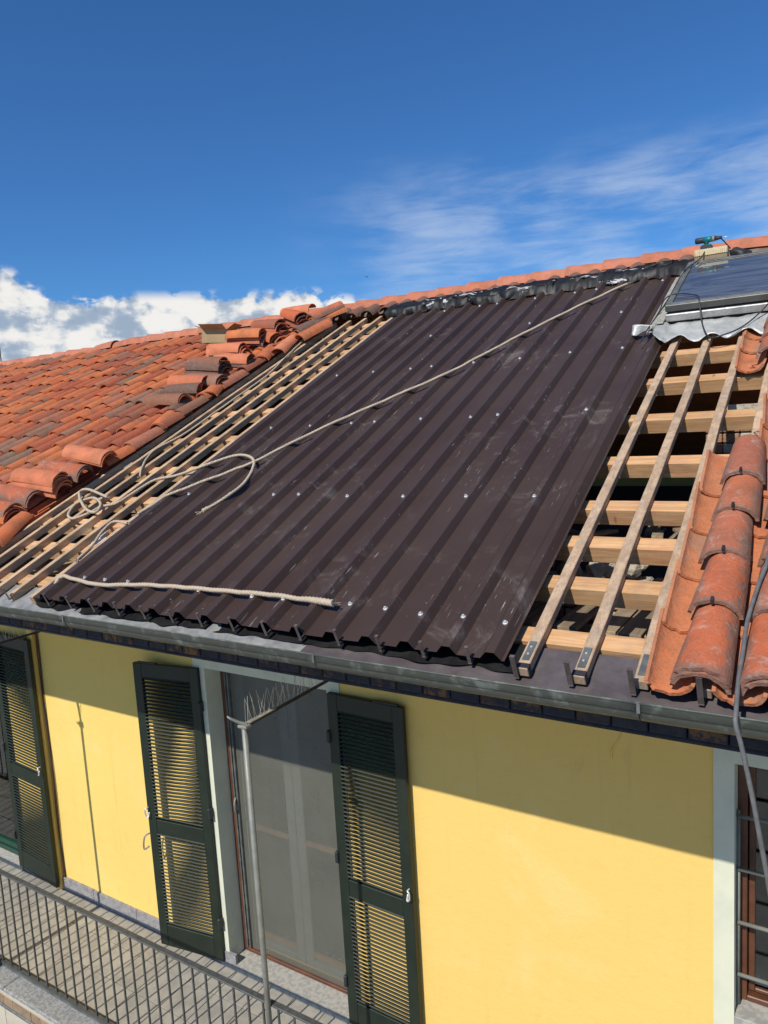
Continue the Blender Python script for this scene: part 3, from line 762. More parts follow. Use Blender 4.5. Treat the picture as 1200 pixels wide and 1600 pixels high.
# ================================================================== ROOF FRAME
frame = empty('roof_frame', (-4, -1.2, 7.3), 'open pine roof frame of horizontal beams and sloping battens', 'roof frame', kind='structure')
BS = [.22, .62, .97, 1.33, 1.84, 2.44, 3.03, 3.58, 4.08, 4.56, 5.04, 5.50]
rb = random.Random(11)
for s in BS:
    for (xa, xb) in ((-7.2, -3.0), (-2.99, XR)):
        off = rb.uniform(-.012, .012)
        boxr('beam', (xa, xb), (s+off, s+off+.10), (-.147, -.047), mbeam, frame, .004)
def batten(X, s0, s1, wdt, mt, wob=.004, hh=(-.045, .0)):
    bm = bmesh.new(); n = 10; rows = []
    for i in range(n+1):
        s = s0+(s1-s0)*i/n; dx = wob*noise.noise(Vector((X*7, s*1.3, 0)))*2; dh = .003*noise.noise(Vector((X*5, s*2, 4)))
        rows.append([bm.verts.new(W(X+dx+a*wdt/2, s, h+dh)) for a, h in ((-1, hh[0]), (-1, hh[1]), (1, hh[1]), (1, hh[0]))])
    for a, b_ in zip(rows, rows[1:]):
        for k in range(4): bm.faces.new((a[k], b_[k], b_[(k+1) % 4], a[(k+1) % 4]))
    bm.faces.new(rows[0]); bm.faces.new(list(reversed(rows[-1]))); bmesh.ops.recalc_face_normals(bm, faces=bm.faces)
    es = [e for e in bm.edges if len(e.link_faces) == 2 and e.calc_face_angle(0) > 1]
    bmesh.ops.bevel(bm, geom=es, offset=.003, segments=1, affect='EDGES')
    return link('batten', fin(bm), mt, frame)
for X in (-1.127, -.888, -.648, -.42, -.185, .05, .285, .52): batten(X, .0 if X < -.7 else .02, 3.95 if X < -.7 else 5.6, .052, mbat)
for i in range(5):
    batten(-4.652-.235*i, .03+.02*rb.random(), 5.66+.02*rb.random(), .043, mbat2, .006, (-.05, .006))
batten(-5.80, .05, 5.6, .035, mbat2, .004, (-.05, .0))
for X in (-1.40, -2.54, -3.6, -4.42):                                  # battens carrying the sheets
    batten(X, .08, 5.5, .05, mbat, hh=(-.050, -.010))
# boards and rubble lying under the frame, attic body
att = empty('attic', (-4, 1, 6.9), 'dark attic space with boards and brick rubble seen through the open roof', 'attic', kind='structure')
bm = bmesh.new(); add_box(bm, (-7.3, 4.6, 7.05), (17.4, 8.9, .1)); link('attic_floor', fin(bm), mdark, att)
rq = random.Random(4)
X = -15.5
while X < 1.2:
    if -2.2 < X < .6 or -6.8 < X < -4.4:
        wd = rq.uniform(.09, .17)
        box('loose_board', (X+wd/2, -.31+rq.uniform(-.02, .02), 7.40), (wd-.012, .48, .024), mboard, att, bev=.002)
        X += wd+rq.choice((0, .02, .09, .13))
    else: X += .2
for i in range(46):                                                    # top course of the facade wall
    X = -6.6+i*.155
    if -4.4 < X < -1.9: continue
    for lay in range(4):
        box('brick', (X+.07*lay, .115+rq.uniform(-.012, .012), 7.245+lay*.078), (.145, .27, .066), mmortar if rq.random() < .5 else mbrick, att, bev=.01)
# cross wall of old brick rising to the roof plane below the upper right tiles
for r_ in range(9):
    for k_ in range(5):
        s = 2.62+.06*0
        box('brick', (-.52+(k_ % 2)*.0+(k_-2)*.105, 1.42+r_*.0+.0, 8.30-.068*r_), (.10, .14, .06), mbrick if rq.random() < .7 else mmortar, att, bev=.006)
box('party_wall', (-.1, 1.56, 7.9), (1.2, .12, 1.1), mmortar, att)
for i in range(11):                                                    # boards and mortar lumps dropped on the attic joists
    m_ = Matrix.Translation((rq.uniform(-1.9, -.65), rq.uniform(.35, 1.5), 7.62+rq.uniform(-.1, .12))) @ Matrix.Rotation(rq.uniform(-.9, .9), 4, 'Z') @ Matrix.Rotation(rq.uniform(-.12, .12), 4, 'X')
    bm = bmesh.new(); add_box(bm, (0, 0, 0), (rq.uniform(.06, .11), rq.uniform(.3, .6), .022), m_, .002); link('loose_board', fin(bm), mboard, att)
for i in range(16):
    bm = bmesh.new(); bmesh.ops.create_icosphere(bm, subdivisions=2, radius=rq.uniform(.03, .06)); o0 = rq.uniform(0, 50)
    for v in bm.verts: v.co *= 1+.7*noise.noise(v.co*22+Vector((o0, 0, 0)))
    bmesh.ops.translate(bm, verts=bm.verts, vec=(rq.uniform(-1.9, -.7), rq.uniform(.0, .3), 7.585)); link('mortar_lump', fin(bm), mmortar, att)
for i in range(14):
    a = Vector((rq.uniform(-1.9, -.7), rq.uniform(.2, 2.2), 7.35)); d_ = Vector((rq.uniform(.3, .8), rq.uniform(-.2, .4), rq.uniform(0, .25)))
    bm = bmesh.new(); tube_bm(bm, [a, a+d_*.5], .012, 4); link('lath', fin(bm), mboard, att)
bm = bmesh.new()
Pk = [W(XL, 6.12, -.02), W(XR, 6.12, -.02), W(XR, 6.12, -.02)+Vector((0, 6.0, -2.75)), W(XL, 6.12, -.02)+Vector((0, 6.0, -2.75))]
bm.faces.new([bm.verts.new(p) for p in Pk]); back = link('back_slope', fin(bm), mtile); tag(back, 'far slope of the roof behind the ridge', 'roof', kind='structure')
me = back.modifiers.new('t', 'SOLIDIFY'); me.thickness = .05
# gable/side closures and house body below
bm = bmesh.new(); add_box(bm, (XL+.1, 4.8, 3.75), (.2, 9.4, 7.5)); add_box(bm, (XR-.1, 4.8, 3.75), (.2, 9.4, 7.5)); add_box(bm, (-7.3, 9.6, 3.75), (17.4, .2, 7.5))
link('side_wall', fin(bm), mwall, facade)

# ================================================================== TILES
def coppo(Lg=.455, w0=.196, w1=.152, rise=.070, th=.013, seg=7, nl=1, seed=0, sag=.004):
    """curved roof tile, arch up, wide end at y=0, narrow end at y=Lg"""
    bm = bmesh.new(); rg = random.Random(seed); out = []; inn = []
    ph = rg.uniform(0, 9)
    for j in range(nl+1):
        t = j/nl; wd = w0+(w1-w0)*t; rs = rise*(1-.10*t); o_, i_ = [], []
        for k in range(seg+1):
            u = -1+2*k/seg; a = u*R(80)
            x = wd/2*math.sin(a)/math.sin(R(80)); z = rs*(math.cos(a)-math.cos(R(80)))/(1-math.cos(R(80)))
            y = Lg*t
            wob = .0035*noise.noise(Vector((x*22+ph, y*7, seed*3.1)))
            if j in (0, nl): y += (.011 if nl > 5 else .006)*noise.noise(Vector((k*.9+ph, j*5.0, 2.2)))
            nx, nz = math.sin(a), math.cos(a)
            z += wob + sag*math.sin(t*math.pi)
            o_.append(bm.verts.new((x, y, z))); i_.append(bm.verts.new((x-nx*th, y, z-nz*th)))
        out.append(o_); inn.append(i_)
    for a, b_ in zip(out, out[1:]):
        for k in range(seg): bm.faces.new((a[k], a[k+1], b_[k+1], b_[k])).smooth = True
    for a, b_ in zip(inn, inn[1:]):
        for k in range(seg): bm.faces.new((a[k+1], a[k], b_[k], b_[k+1])).smooth = True
    for k in range(seg):
        bm.faces.new((out[0][k+1], out[0][k], inn[0][k], inn[0][k+1])); bm.faces.new((out[-1][k], out[-1][k+1], inn[-1][k+1], inn[-1][k]))
    for j in range(nl):
        bm.faces.new((out[j][0], out[j+1][0], inn[j+1][0], inn[j][0])); bm.faces.new((out[j+1][seg], out[j][seg], inn[j][seg], inn[j+1][seg]))
    bmesh.ops.recalc_face_normals(bm, faces=bm.faces)
    me = fin(bm); 
    for p in me.polygons: p.use_smooth = True
    try: me.set_sharp_from_angle(angle=R(40))
    except Exception: pass
    return me
FAR = []; 
for i in range(5):
    me_ = coppo(seg=6, nl=1, seed=i, rise=.066+.004*i/4); me_.materials.append(mtile); FAR.append(me_)
NEAR = []
for i in range(5):
    me_ = coppo(Lg=.46, w0=.212, w1=.165, rise=.078, th=.016, seg=14, nl=8, seed=20+i, sag=.003); me_.materials.append(mtile_big); NEAR.append(me_)
CHN = []
for i in range(3):
    me_ = coppo(Lg=.46, w0=.225, w1=.180, rise=.062, th=.014, seg=12, nl=6, seed=40+i, sag=.0); me_.materials.append(mchan); CHN.append(me_)
def variant(src, mt):
    c = src.copy(); c.materials.clear(); c.materials.append(mt); return c
NEW = [variant(coppo(Lg=.48, seg=10, nl=4, seed=60+i, rise=.076, w0=.22, w1=.18), mnew) for i in range(3)]
OLD = [variant(coppo(Lg=.48, seg=10, nl=4, seed=70+i, rise=.076, w0=.22, w1=.175), mtile) for i in range(3)]
DRK = [variant(coppo(Lg=.47, seg=10, nl=4, seed=80+i, rise=.072, w0=.21, w1=.17), mbrown) for i in range(3)]
MXT = [variant(n_, mtile_big) for n_ in OLD]

PT, EX = .235, .36
rt_ = random.Random(21)
# ---- left field. Visible triangle becomes single tiles; the rest, one mass
left = empty('tiled_roof', (-9, 0, 8), 'left roof slope of old mixed orange and brown clay tiles', 'roof', kind='structure')
INV = cam.matrix_world.inverted()
def pix(p):
    q = INV @ p
    if q.z > -.1: return None
    return (600+1145*q.x/-q.z, 800-1145*q.y/-q.z)
cand = []; rest = []
for c_ in range(46):
    X = -5.84-PT*c_+rt_.uniform(-.008, .008)
    cw = rt_.uniform(-.06, .06)
    for r_ in range(16):
        s = -.02+EX*r_+cw+rt_.uniform(-.03, .03)
        if c_ == 0 and s < 1.5: continue
        mw = RM(X+rt_.uniform(-.012, .012), s, .056+rt_.uniform(-.004, .008), rt_.uniform(-.028, .028), -R(3.4)+rt_.uniform(-.01, .01), rt_.uniform(-.06, .06))
        p = pix(W(X, s+.2, .1)); dist = (W(X, s, 0)-cam.location).length
        (cand if p and -25 < p[0] < 1200 and p[1] < 900 else rest).append((dist, mw))
cand.sort(key=lambda a: a[0]); rest += cand[300:]; cand = cand[:300]
for i, (d_, mw) in enumerate(cand):
    o = bpy.data.objects.new('tile', rt_.choice(FAR)); C.objects.link(o); o.matrix_world = mw; o.parent = left; o.matrix_parent_inverse = left.matrix_world.inverted()
def joined(name, items, mt, parent):
    """many alike tiles as one mesh, each with its own random value for the clay"""
    vs, fs, rn = [], [], []
    for me_, mw in items:
        b0 = len(vs); r = random.random()
        vs += [mw @ v.co for v in me_.vertices]
        for p in me_.polygons: fs.append([b0+k for k in p.vertices]); rn.append(r)
    m_ = bpy.data.meshes.new(name); m_.from_pydata(vs, [], fs); at = m_.attributes.new('rnd', 'FLOAT', 'FACE')
    at.data.foreach_set('value', rn)
    for p in m_.polygons: p.use_smooth = True
    try: m_.set_sharp_from_angle(angle=R(40))
    except Exception: pass
    o = link(name, m_, mt, parent); o['kind'] = 'stuff'; return o
FLIP = Matrix.Rotation(math.pi, 4, 'Y')
items = [(rt_.choice(FAR), mw) for _, mw in rest]
for c_ in range(46):
    X = -5.957-PT*c_
    for r_ in range(16):
        mw = RM(X, -.04+EX*r_+rt_.uniform(-.02, .02), .022, 0, -R(2.3)) @ Matrix.Translation((0, .455, 0)) @ Matrix.Rotation(math.pi, 4, 'Z') @ FLIP
        items.append((FAR[0], mw))
joined('tile_mass', items, mtile, left)
bm = bmesh.new(); add_box(bm, (-11.0, 2.9, -.10), (9.9, 5.9, .03), ROOF); link('deck', fin(bm), mboard, left)

# ---- ridge tiles
ridge = empty('ridge', (-5, 4.4, 10), 'row of overlapping terracotta ridge tiles along the top of the roof', 'ridge', kind='structure')
RT = []
for i in range(4):
    me_ = coppo(Lg=.47, w0=.30, w1=.26, rise=.125, th=.016, seg=9, nl=3, seed=90+i); me_.materials.append(mridge); RT.append(me_)
i = 0; X = .60
top_pt = W(0, 6.10, .0)
while X > -15.6:
    low = .05 if X < -10.4 else 0
    base = Vector((X, -low+top_pt.y+rt_.uniform(-.006, .006), top_pt.z-low+.005+rt_.uniform(-.004, .006)))
    # wide end faces right (+X): axis runs towards -X
    if X > -9.6 or X < -10.4:      # wide ends face left here, further on they face right
        mw = Matrix.Translation(base-Vector((.40, 0, 0))) @ Matrix.Rotation(R(-90)+rt_.uniform(-.02, .02), 4, 'Z') @ Matrix.Rotation(-R(2.4)+rt_.uniform(-.006, .006), 4, 'X')
    else:
        mw = Matrix.Translation(base) @ Matrix.Rotation(R(90)+rt_.uniform(-.02, .02), 4, 'Z') @ Matrix.Rotation(-R(2.4)+rt_.uniform(-.006, .006), 4, 'X')
    o = bpy.data.objects.new('ridge_tile', rt_.choice(RT)); C.objects.link(o); o.matrix_world = mw; o.parent = ridge; o.matrix_parent_inverse = ridge.matrix_world.inverted()
    if X < -8.2 and i == 0: pass
    X -= .4055
# mortar bed under the ridge
bm = bmesh.new(); rows = []
for i in range(170):
    X = XL+i*.1025
    rows.append([bm.verts.new(W(X, s+.03*noise.noise(Vector((X*4, s*9, 0))), h+.015*noise.noise(Vector((X*6, s*5, 9))))) for s, h in ((5.86, -.02), (5.92, .02), (6.0, .04), (6.15, .03))])
for a, b_ in zip(rows, rows[1:]):
    for k in range(3): bm.faces.new((a[k], b_[k], b_[k+1], a[k+1]))
link('mortar_bed', fin(bm, True), simple('shaded_mortar', (.22, .16, .12), (.14, .10, .08), 10, .95, bump=.8, bsc=28, dist=.03), ridge)  # mortar darkened: shade of the gap under the ridge tiles painted into its colour

# ---- short top course left on the slope above the battens and sheets
topc = empty('top_course', (-4, 3.9, 9.8), 'remaining top course of dark capped tiles just under the ridge', 'tiles', kind='structure')
X = .285; k_ = 0
while X > -5.9:
    if not (-1.25 < X < -.1):
        mw = RM(X+rt_.uniform(-.02, .02), 5.74+rt_.uniform(-.03, .03), .02, rt_.uniform(-.05, .05), -R(2), rt_.uniform(-.06, .06))
        o = bpy.data.objects.new('tile', rt_.choice(DRK)); C.objects.link(o); o.matrix_world = mw; o.parent = topc; o.matrix_parent_inverse = topc.matrix_world.inverted()
    X -= PT
# crumpled bituminous membrane under the ridge
msm = simple('torn_membrane', (.010, .010, .011), (.46, .46, .46), 2.6, .5, bump=.12, bsc=22, dist=.01, lo=.575, hi=.60, stretch=(1, 7, 7), spec=.3)
def membrane(x0, x1, s0, s1, h0, mt, seed, fold=.03):
    bm = bmesh.new(); n = int((x1-x0)/.022); rows = []
    for i in range(n+1):
        X = x0+(x1-x0)*i/n; r = []
        for j in range(8):
            t = j/7; s = s0+(s1-s0)*t
            a = noise.noise(Vector((X*2.3, seed, t*2)))+.6*noise.noise(Vector((X*9, seed+3, t*5)))+.3*noise.noise(Vector((X*26, seed+5, t*7)))
            s += .10*a*(1-t)
            h = h0+fold*1.7*(noise.noise(Vector((X*5, seed+8, t*3)))+.6*noise.noise(Vector((X*15, seed+8, t*9))))+.04*math.sin(t*math.pi)-(.045 if j == 0 else 0)
            r.append(bm.verts.new(W(X, s, h)))
        rows.append(r)
    for a, b_ in zip(rows, rows[1:]):
        for k in range(7): bm.faces.new((a[k], b_[k], b_[k+1], a[k+1]))
    return fin(bm, True)
tag(link('membrane', membrane(-4.75, -1.22, 5.53, 5.86, .062, mblack, 1.0, .016), mblack), 'crumpled black bitumen membrane sticking out under the ridge tiles', 'membrane', 'torn membrane under the ridge')
tag(link('membrane', membrane(-4.25, -2.65, 5.57, 5.80, .078, msm, 4.0, .014), msm), 'torn silver faced membrane strip left of the middle of the ridge', 'membrane', 'torn membrane under the ridge')
tag(link('membrane', membrane(-2.50, -1.45, 5.58, 5.78, .078, msm, 7.0, .014), msm), 'narrow silver faced membrane strip near the skylight end of the ridge', 'membrane', 'torn membrane under the ridge')

# ---- right field: big near tiles
right = empty('right_tiles', (-.4, -1.0, 7.5), 'weathered clay roof tiles laid at the right edge beside the open battens', 'roof', kind='structure')
def put(me_, mw, parent, name='tile'):
    o = bpy.data.objects.new(name, me_); C.objects.link(o); o.matrix_world = mw
    if parent: o.parent = parent; o.matrix_parent_inverse = parent.matrix_world.inverted()
    return o
def chan(X, s, h=.040, rz=0):
    # concave tile, wide end uphill
    return RM(X, s, h, rz, -R(2.4)) @ Matrix.Translation((0, .46, 0)) @ Matrix.Rotation(math.pi, 4, 'Z') @ FLIP
def chan_course(X, s0, n): 
    for i in range(n): put(rt_.choice(CHN), chan(X+rt_.uniform(-.004, .004), s0+EX*i+rt_.uniform(-.006, .006), .040, rt_.uniform(-.015, .015)), right, 'channel_tile')
def cap_course(X, ss, h=.048):
    for i, s in enumerate(ss): put(NEAR[(i+int(X*10)) % 5], RM(X+rt_.uniform(-.006, .006), s, h+rt_.uniform(-.002, .004), rt_.uniform(-.03, .03), -R(2.9), rt_.uniform(-.04, .04)), right, 'cap_tile')
chan_course(-.535, -.02, 4); put(CHN[1], chan(-.537, 1.42, .040), right, 'channel_tile')
cap_course(-.43, [-.005, .385, .745, 1.105, 1.44])
put(NEAR[2], RM(-.428, -.015, .030, 0, -R(2.9)), right, 'cap_tile')
chan_course(-.300, -.02, 9)
cap_course(-.195, [-.005, .37, .73, 1.09, 1.45, 1.81, 2.17, 2.53, 2.89])
put(NEAR[1], RM(-.193, -.015, .030, 0, -R(2.9)), right, 'cap_tile')
for q in range(1, 7):
    chan_course(-.300+PT*q, -.02, 15 if q > 1 else 10); cap_course(-.195+PT*q, [-.005+EX*i for i in range(15 if q > 1 else 9)])
# upper right group
for s in (3.02, 3.36, 3.62): put(CHN[0], chan(-.535, s, .042), right, 'channel_tile')
cap_course(-.400, [3.10, 3.36, 3.66], .060)
for s in (3.2, 3.5): put(CHN[2], chan(-.30, s, .042), right, 'channel_tile')
cap_course(-.18, [3.25, 3.6], .060)
# small clips on caps, eaves hooks
me_c = None
clips = empty('tile_clips', (-.4, -1, 7.5), 'small dark metal clips gripping the lower ends of the right cap tiles', 'clips')
for X, s in ((-.43, .385), (-.43, .745), (-.43, 1.105), (-.43, 1.44), (-.195, .37), (-.195, .73)):
    boxr('clip', (X-.006, X+.006), (s-.012, s+.016), (.128, .142), mrub, clips)
cl = [(-.52, 3.06, .0), (-.42, 2.05, .005)]
for X, s, h in cl:
    bm = bmesh.new(); z0 = h+.008
    tube_bm(bm, [W(X-.02, s, z0), W(X+.015, s-.005, z0), W(X-.01, s+.035, z0), W(X+.02, s+.05, z0)], .0025, 5)
    link('wire_clip', fin(bm), mrub, clips)
def hook_bm(X, s, hgt, wd=.022, base=-.045):
    bm = bmesh.new(); th = .003
    add_box(bm, (X, s-.012, (base+hgt)/2), (wd, th, hgt-base), ROOF)
    add_box(bm, (X, s+.02-.012, base), (wd, .05, th), ROOF)
    add_box(bm, (X, s-.006, hgt), (wd, .015, th), ROOF)
    return fin(bm)
hk = empty('tile_hooks', (-4, -1.2, 7.42), 'row of brown metal stop hooks standing up along the eaves', 'hooks')
for X, hg in [(-.185, .085), (-.432, .085), (-.672, .075), (-.915, .075), (-1.155, .075)] + [(-1.375-.2345*i, .066) for i in range(14)] + [(-4.885, .07), (-5.12, .07), (-5.355, .07), (-5.59, .06)]:
    link('hook', hook_bm(X+random.uniform(-.006, .006), .0 if X > -1.3 else .022, hg+random.uniform(-.006, .006), .022 if X > -1.3 else .017, -.045 if X > -1.3 else -.02), mbrownmetal, hk)
for X in (-1.127, -.888, -.648):
    boxr('batten_plate', (X-.016, X+.016), (.05, .17), (.001, .0035), mzinc, hk)
for X in (-1.127, -.888):
    boxr('plate_nail', (X-.004, X+.004), (.085, .093), (.0035, .006), msteel, hk); boxr('plate_nail', (X-.004, X+.004), (.13, .138), (.0035, .006), msteel, hk)
    boxr('batten_shoe', (X-.0275, X+.0275), (.004, .032), (-.048, .003), mrub, hk)

# ================================================================== METAL SHEETS
metal = empty('metal_roof', (-3, -1.1, 7.5), 'dark brown ribbed metal sheets screwed over the middle of the roof', 'metal roof')
PR = .2145; X0 = -1.275
def rib_x(k): return X0-PR*k
def sheet_mesh(xa, xb, s0, s1, lift):
    """ribbed profile between xa (right) and xb (left)"""
    pr = []
    k = math.floor((X0-xa)/PR)-1
    pts = []
    while rib_x(k) > xb-.2:
        c = rib_x(k)
        pts += [(c+.047, 0), (c+.021, .041), (c-.019, .041), (c-.054, 0)]
        k += 1
    def hat(x):
        for (x1, h1), (x2, h2) in zip(pts, pts[1:]):
            if x2 <= x <= x1: return h1+(h2-h1)*(x1-x)/(x1-x2)
        return 0
    prof = [(xa, hat(xa))]+[p for p in pts if xb < p[0] < xa]+[(xb, hat(xb))]
    bm = bmesh.new(); rows = []; n = 24
    for i in range(n+1):
        s = s0+(s1-s0)*i/n
        rows.append([bm.verts.new(W(x, s+(.004*noise.noise(Vector((x*9, s*3, 1))) if i in (0, n) else 0), h+lift+.0035*noise.noise(Vector((x*3, s*1.6, 5)))+.0012*noise.noise(Vector((x*9, s*6, 8))))) for x, h in prof])
    for a, b_ in zip(rows, rows[1:]):
        for k in range(len(prof)-1): bm.faces.new((a[k], b_[k], b_[k+1], a[k+1]))
    bmesh.ops.recalc_face_normals(bm, faces=bm.faces)
    me_ = fin(bm); return me_
screwspos = {0: [0, 1, 2, 3, 4], 1: [5, 6, 7, 8, 9], 2: [10, 11, 12, 13, 14]}
bm = bmesh.new()
bmesh.ops.create_cone(bm, cap_ends=True, segments=10, radius1=.013, radius2=.012, depth=.003, matrix=Matrix.Translation((0, 0, .0015)))
bmesh.ops.create_cone(bm, cap_ends=True, segments=6, radius1=.008, radius2=.007, depth=.009, matrix=Matrix.Translation((0, 0, .007)))
me_s = fin(bm); me_s.materials.append(msteel)
edges = [(-1.215, rib_x(5)-.036, .0), (rib_x(4)-.03, rib_x(10)-.036, .0025), (rib_x(9)-.03, -4.625, .005)]
edges = [(-1.215, rib_x(5)-.052), (rib_x(5)+.050, rib_x(10)-.052), (rib_x(10)+.050, -4.625)]
rows_ = {.235: range(15), 1.315: [1, 3, 5, 7, 9, 10, 12, 14], 2.45: [1, 4, 5, 7, 9, 10, 12, 14], 3.59: [1, 3, 5, 7, 9, 10, 12, 14], 4.50: [2, 6, 11], 5.33: [1, 4, 5, 7, 9, 10, 12]}
for si, (xa, xb) in enumerate(edges):
    o = link('metal_sheet', sheet_mesh(xa, xb, .028+.004*si, 5.56-.01*si, .0015*(si+1)), msheet, metal)
    so_ = o.modifiers.new('t', 'SOLIDIFY'); so_.thickness = .0012; so_.offset = -1
    for s, ks in rows_.items():
        for k in ks:
            if (k <= 5 and si == 0) or (5 < k <= 10 and si == 1) or (k > 10 and si == 2):
                put(me_s, RM(rib_x(k)+random.uniform(-.006, .006), s+random.uniform(-.012, .012), .0425+.0015*(si+1), 0, random.uniform(-.12, .12)), o, 'screw')

# ================================================================== SKYLIGHT
sk = empty('skylight', (-.6, 3.4, 9.3), 'grey metal framed roof skylight reflecting the sky at the upper right', 'skylight')
SX0, SX1, S0, S1 = -1.215, .02, 3.93, 5.10
def frame_r(name, x0, x1, s0, s1, h0, h1, wd, mt, bev=.006):
    bm = bmesh.new()
    for X_, s_, H_ in (((x0, x1), (s0, s0+wd), (h0, h1)), ((x0, x1), (s1-wd, s1), (h0, h1)), ((x0, x0+wd), (s0+wd, s1-wd), (h0, h1)), ((x1-wd, x1), (s0+wd, s1-wd), (h0, h1))):
        add_box(bm, ((X_[0]+X_[1])/2, (s_[0]+s_[1])/2, (H_[0]+H_[1])/2), (X_[1]-X_[0], s_[1]-s_[0], H_[1]-H_[0]), ROOF, bev)
    return link(name, fin(bm), mt, sk)
frame_r('kerb', SX0+.01, SX1-.01, S0+.012, S1-.012, -.05, .17, .05, mrub)
frame_r('step', SX0-.004, SX1+.004, S0-.006, S1+.006, .095, .158, .06, mlead)
frame_r('sash', SX0, SX1, S0, S1, .176, .232, .050, simple('sash_grey', (.115, .12, .11), (.085, .09, .083), 8, .5, .25, bump=.1))
frame_r('glazing_bead', SX0+.006, SX1-.006, S0+.006, S1-.006, .2325, .238, .044, mzinc, .001)
boxr('glass_pane', (SX0+.05, SX1-.05), (S0+.045, S1-.045), (.218, .226), mskyglass, sk)
boxr('blind', (SX0+.06, SX1-.06), (S0+.06, S1-.06), (.06, .07), mdark, sk)
# side flashing strip, and the wavy apron
bm = bmesh.new()
add_box(bm, (-1.250, 4.56, .120), (.055, 1.42, .012), ROOF, .003); add_box(bm, (-1.292, 4.56, .082), (.022, 1.46, .062), ROOF, .004); add_box(bm, (-1.335, 4.56, .060), (.055, 1.46, .004), ROOF)
link('side_flashing', fin(bm), simple('tan_lead', (.40, .38, .31), (.28, .27, .22), 10, .6, .1, bump=.3), sk)
boxr('top_flashing', (SX0-.05, SX1+.05), (S1+.012, S1+.20), (.10, .108), mlead, sk)
bm = bmesh.new(); rows = []
for i in range(90):
    X = -1.47+i*.0178
    dip = .5-.5*math.cos((X+.97)/.235*2*math.pi)
    wv = .030*dip
    lowr = 3.71-.065*(.5+.5*math.cos((X+.97)/.235*2*math.pi))+.02*noise.noise(Vector((X*8, 0, 0)))
    if -1.47 <= X < -1.28: lowr = 3.86+.03*math.sin(X*40)
    r = []
    for j in range(8):
        t = j/7; s = (S0-.03)*(1-t)+lowr*t
        h = .088-.07*t+wv*t*t+.018*noise.noise(Vector((X*8, s*9, 7)))+.007*noise.noise(Vector((X*22, s*26, 3)))
        if X < -1.20: h += .045*math.exp(-((X+1.275)/.05)**2)*t+.018
        r.append(bm.verts.new(W(X, s, h)))
    rows.append(r)
for a, b_ in zip(rows, rows[1:]):
    for k in range(7): bm.faces.new((a[k], b_[k], b_[k+1], a[k+1]))
ap = link('apron', fin(bm, True), mlead, sk); mm = ap.modifiers.new('t', 'SOLIDIFY'); mm.thickness = .003

# cables around the skylight
skc = [(-.93, 5.66, .16), (-1.00, 5.55, .30), (-1.06, 5.35, .36), (-1.10, 5.14, .26), (-1.20, 4.80, .245), (-1.275, 4.45, .14), (-1.31, 4.10, .11), (-1.34, 3.86, .09), (-1.36, 3.60, .06)]
tag(tube('cable', [W(*p) for p in skc], .0055, mcordb, None, 6, 6), 'thin black cable running down the left side of the skylight', 'cable', 'loose cables')
skc2 = [(-1.33, 3.90, .10), (-1.30, 4.10, .13), (-1.25, 4.16, .22), (-1.15, 4.16, .245), (-1.00, 4.06, .245), (-.965, 3.95, .245), (-.953, 3.905, .20), (-.93, 3.80, .10), (-.86, 3.62, .05), (-.76, 3.61, .06), (-.64, 3.72, .07), (-.52, 3.86, .13), (-.40, 3.93, .245), (-.2, 4.3, .245)]
tag(tube('cable', [W(*p) for p in skc2], .0055, mcordb, None, 6, 6), 'thin black cable looping over the lower frame of the skylight', 'cable', 'loose cables')

# drill on a block
bx = RM(-1.045, 5.36, .0)
blk_c = W(-1.035, 5.22, .185)
def zbox(name, off, d, mt, parent, bev=.004, rz=0):
    m = Matrix.Translation(blk_c) @ Matrix.Rotation(rz, 4, 'Z')
    return box(name, off, d, mt, parent, m, bev)
blk = empty('wooden_block', blk_c, 'pale ribbed wooden block on a darker block at the top of the skylight', 'block')
zbox('base_block', (0, 0, .0), (.275, .12, .085), mtanbase, blk)
zbox('top_block', (0, 0, .075), (.275, .125, .06), mwblock, blk)
for i in range(16): zbox('rib', (-.128+.017*i, -.066, .068), (.007, .008, .04), mwblock, blk, .001)
dc = blk_c+Vector((-.035, 0, .107))
drill = empty('cordless_drill', dc, 'teal and black cordless drill standing on the pale wooden block at the ridge', 'drill')
def dbox(n_, off, d, mt, bev=.006):
    return box(n_, off, d, mt, drill, Matrix.Translation(dc), bev)
dbox('battery', (-.01, 0, .022), (.125, .075, .042), mrub, .008); dbox('battery_band', (-.01, -.001, .046), (.10, .070, .012), mteal, .003)
bm = bmesh.new(); tube_bm(bm, [dc+Vector((-.02, 0, .05)), dc+Vector((-.012, 0, .07)), dc+Vector((.0, 0, .09))], .024, 10, lambda t: 1-.1*t); link('handle', fin(bm), mrub, drill)
bm = bmesh.new(); tube_bm(bm, [dc+Vector((x_, 0, .108)) for x_ in (-.13, -.12, -.05, -.045)], .033, 14, lambda t: .75 if t < .1 else 1); link('motor_cap', fin(bm), mrub, drill)
bm = bmesh.new(); tube_bm(bm, [dc+Vector((x_, 0, .108)) for x_ in (-.045, .02, .05)], .034, 14, lambda t: 1-.12*t); link('body', fin(bm), mteal, drill)
bm = bmesh.new(); tube_bm(bm, [dc+Vector((x_, 0, .108)) for x_ in (.05, .062, .075)], .031, 14); link('torque_ring', fin(bm), mpole, drill)
bm = bmesh.new(); tube_bm(bm, [dc+Vector((x_, 0, .108)) for x_ in (.075, .11, .13, .15)], .026, 12, lambda t: 1-.45*t); link('chuck', fin(bm), mrub, drill)
bm = bmesh.new(); tube_bm(bm, [dc+Vector((.15, 0, .108)), dc+Vector((.225, 0, .108))], .003, 6); link('drill_bit', fin(bm), msteel, drill)
drill.scale = (.8, .8, .8)
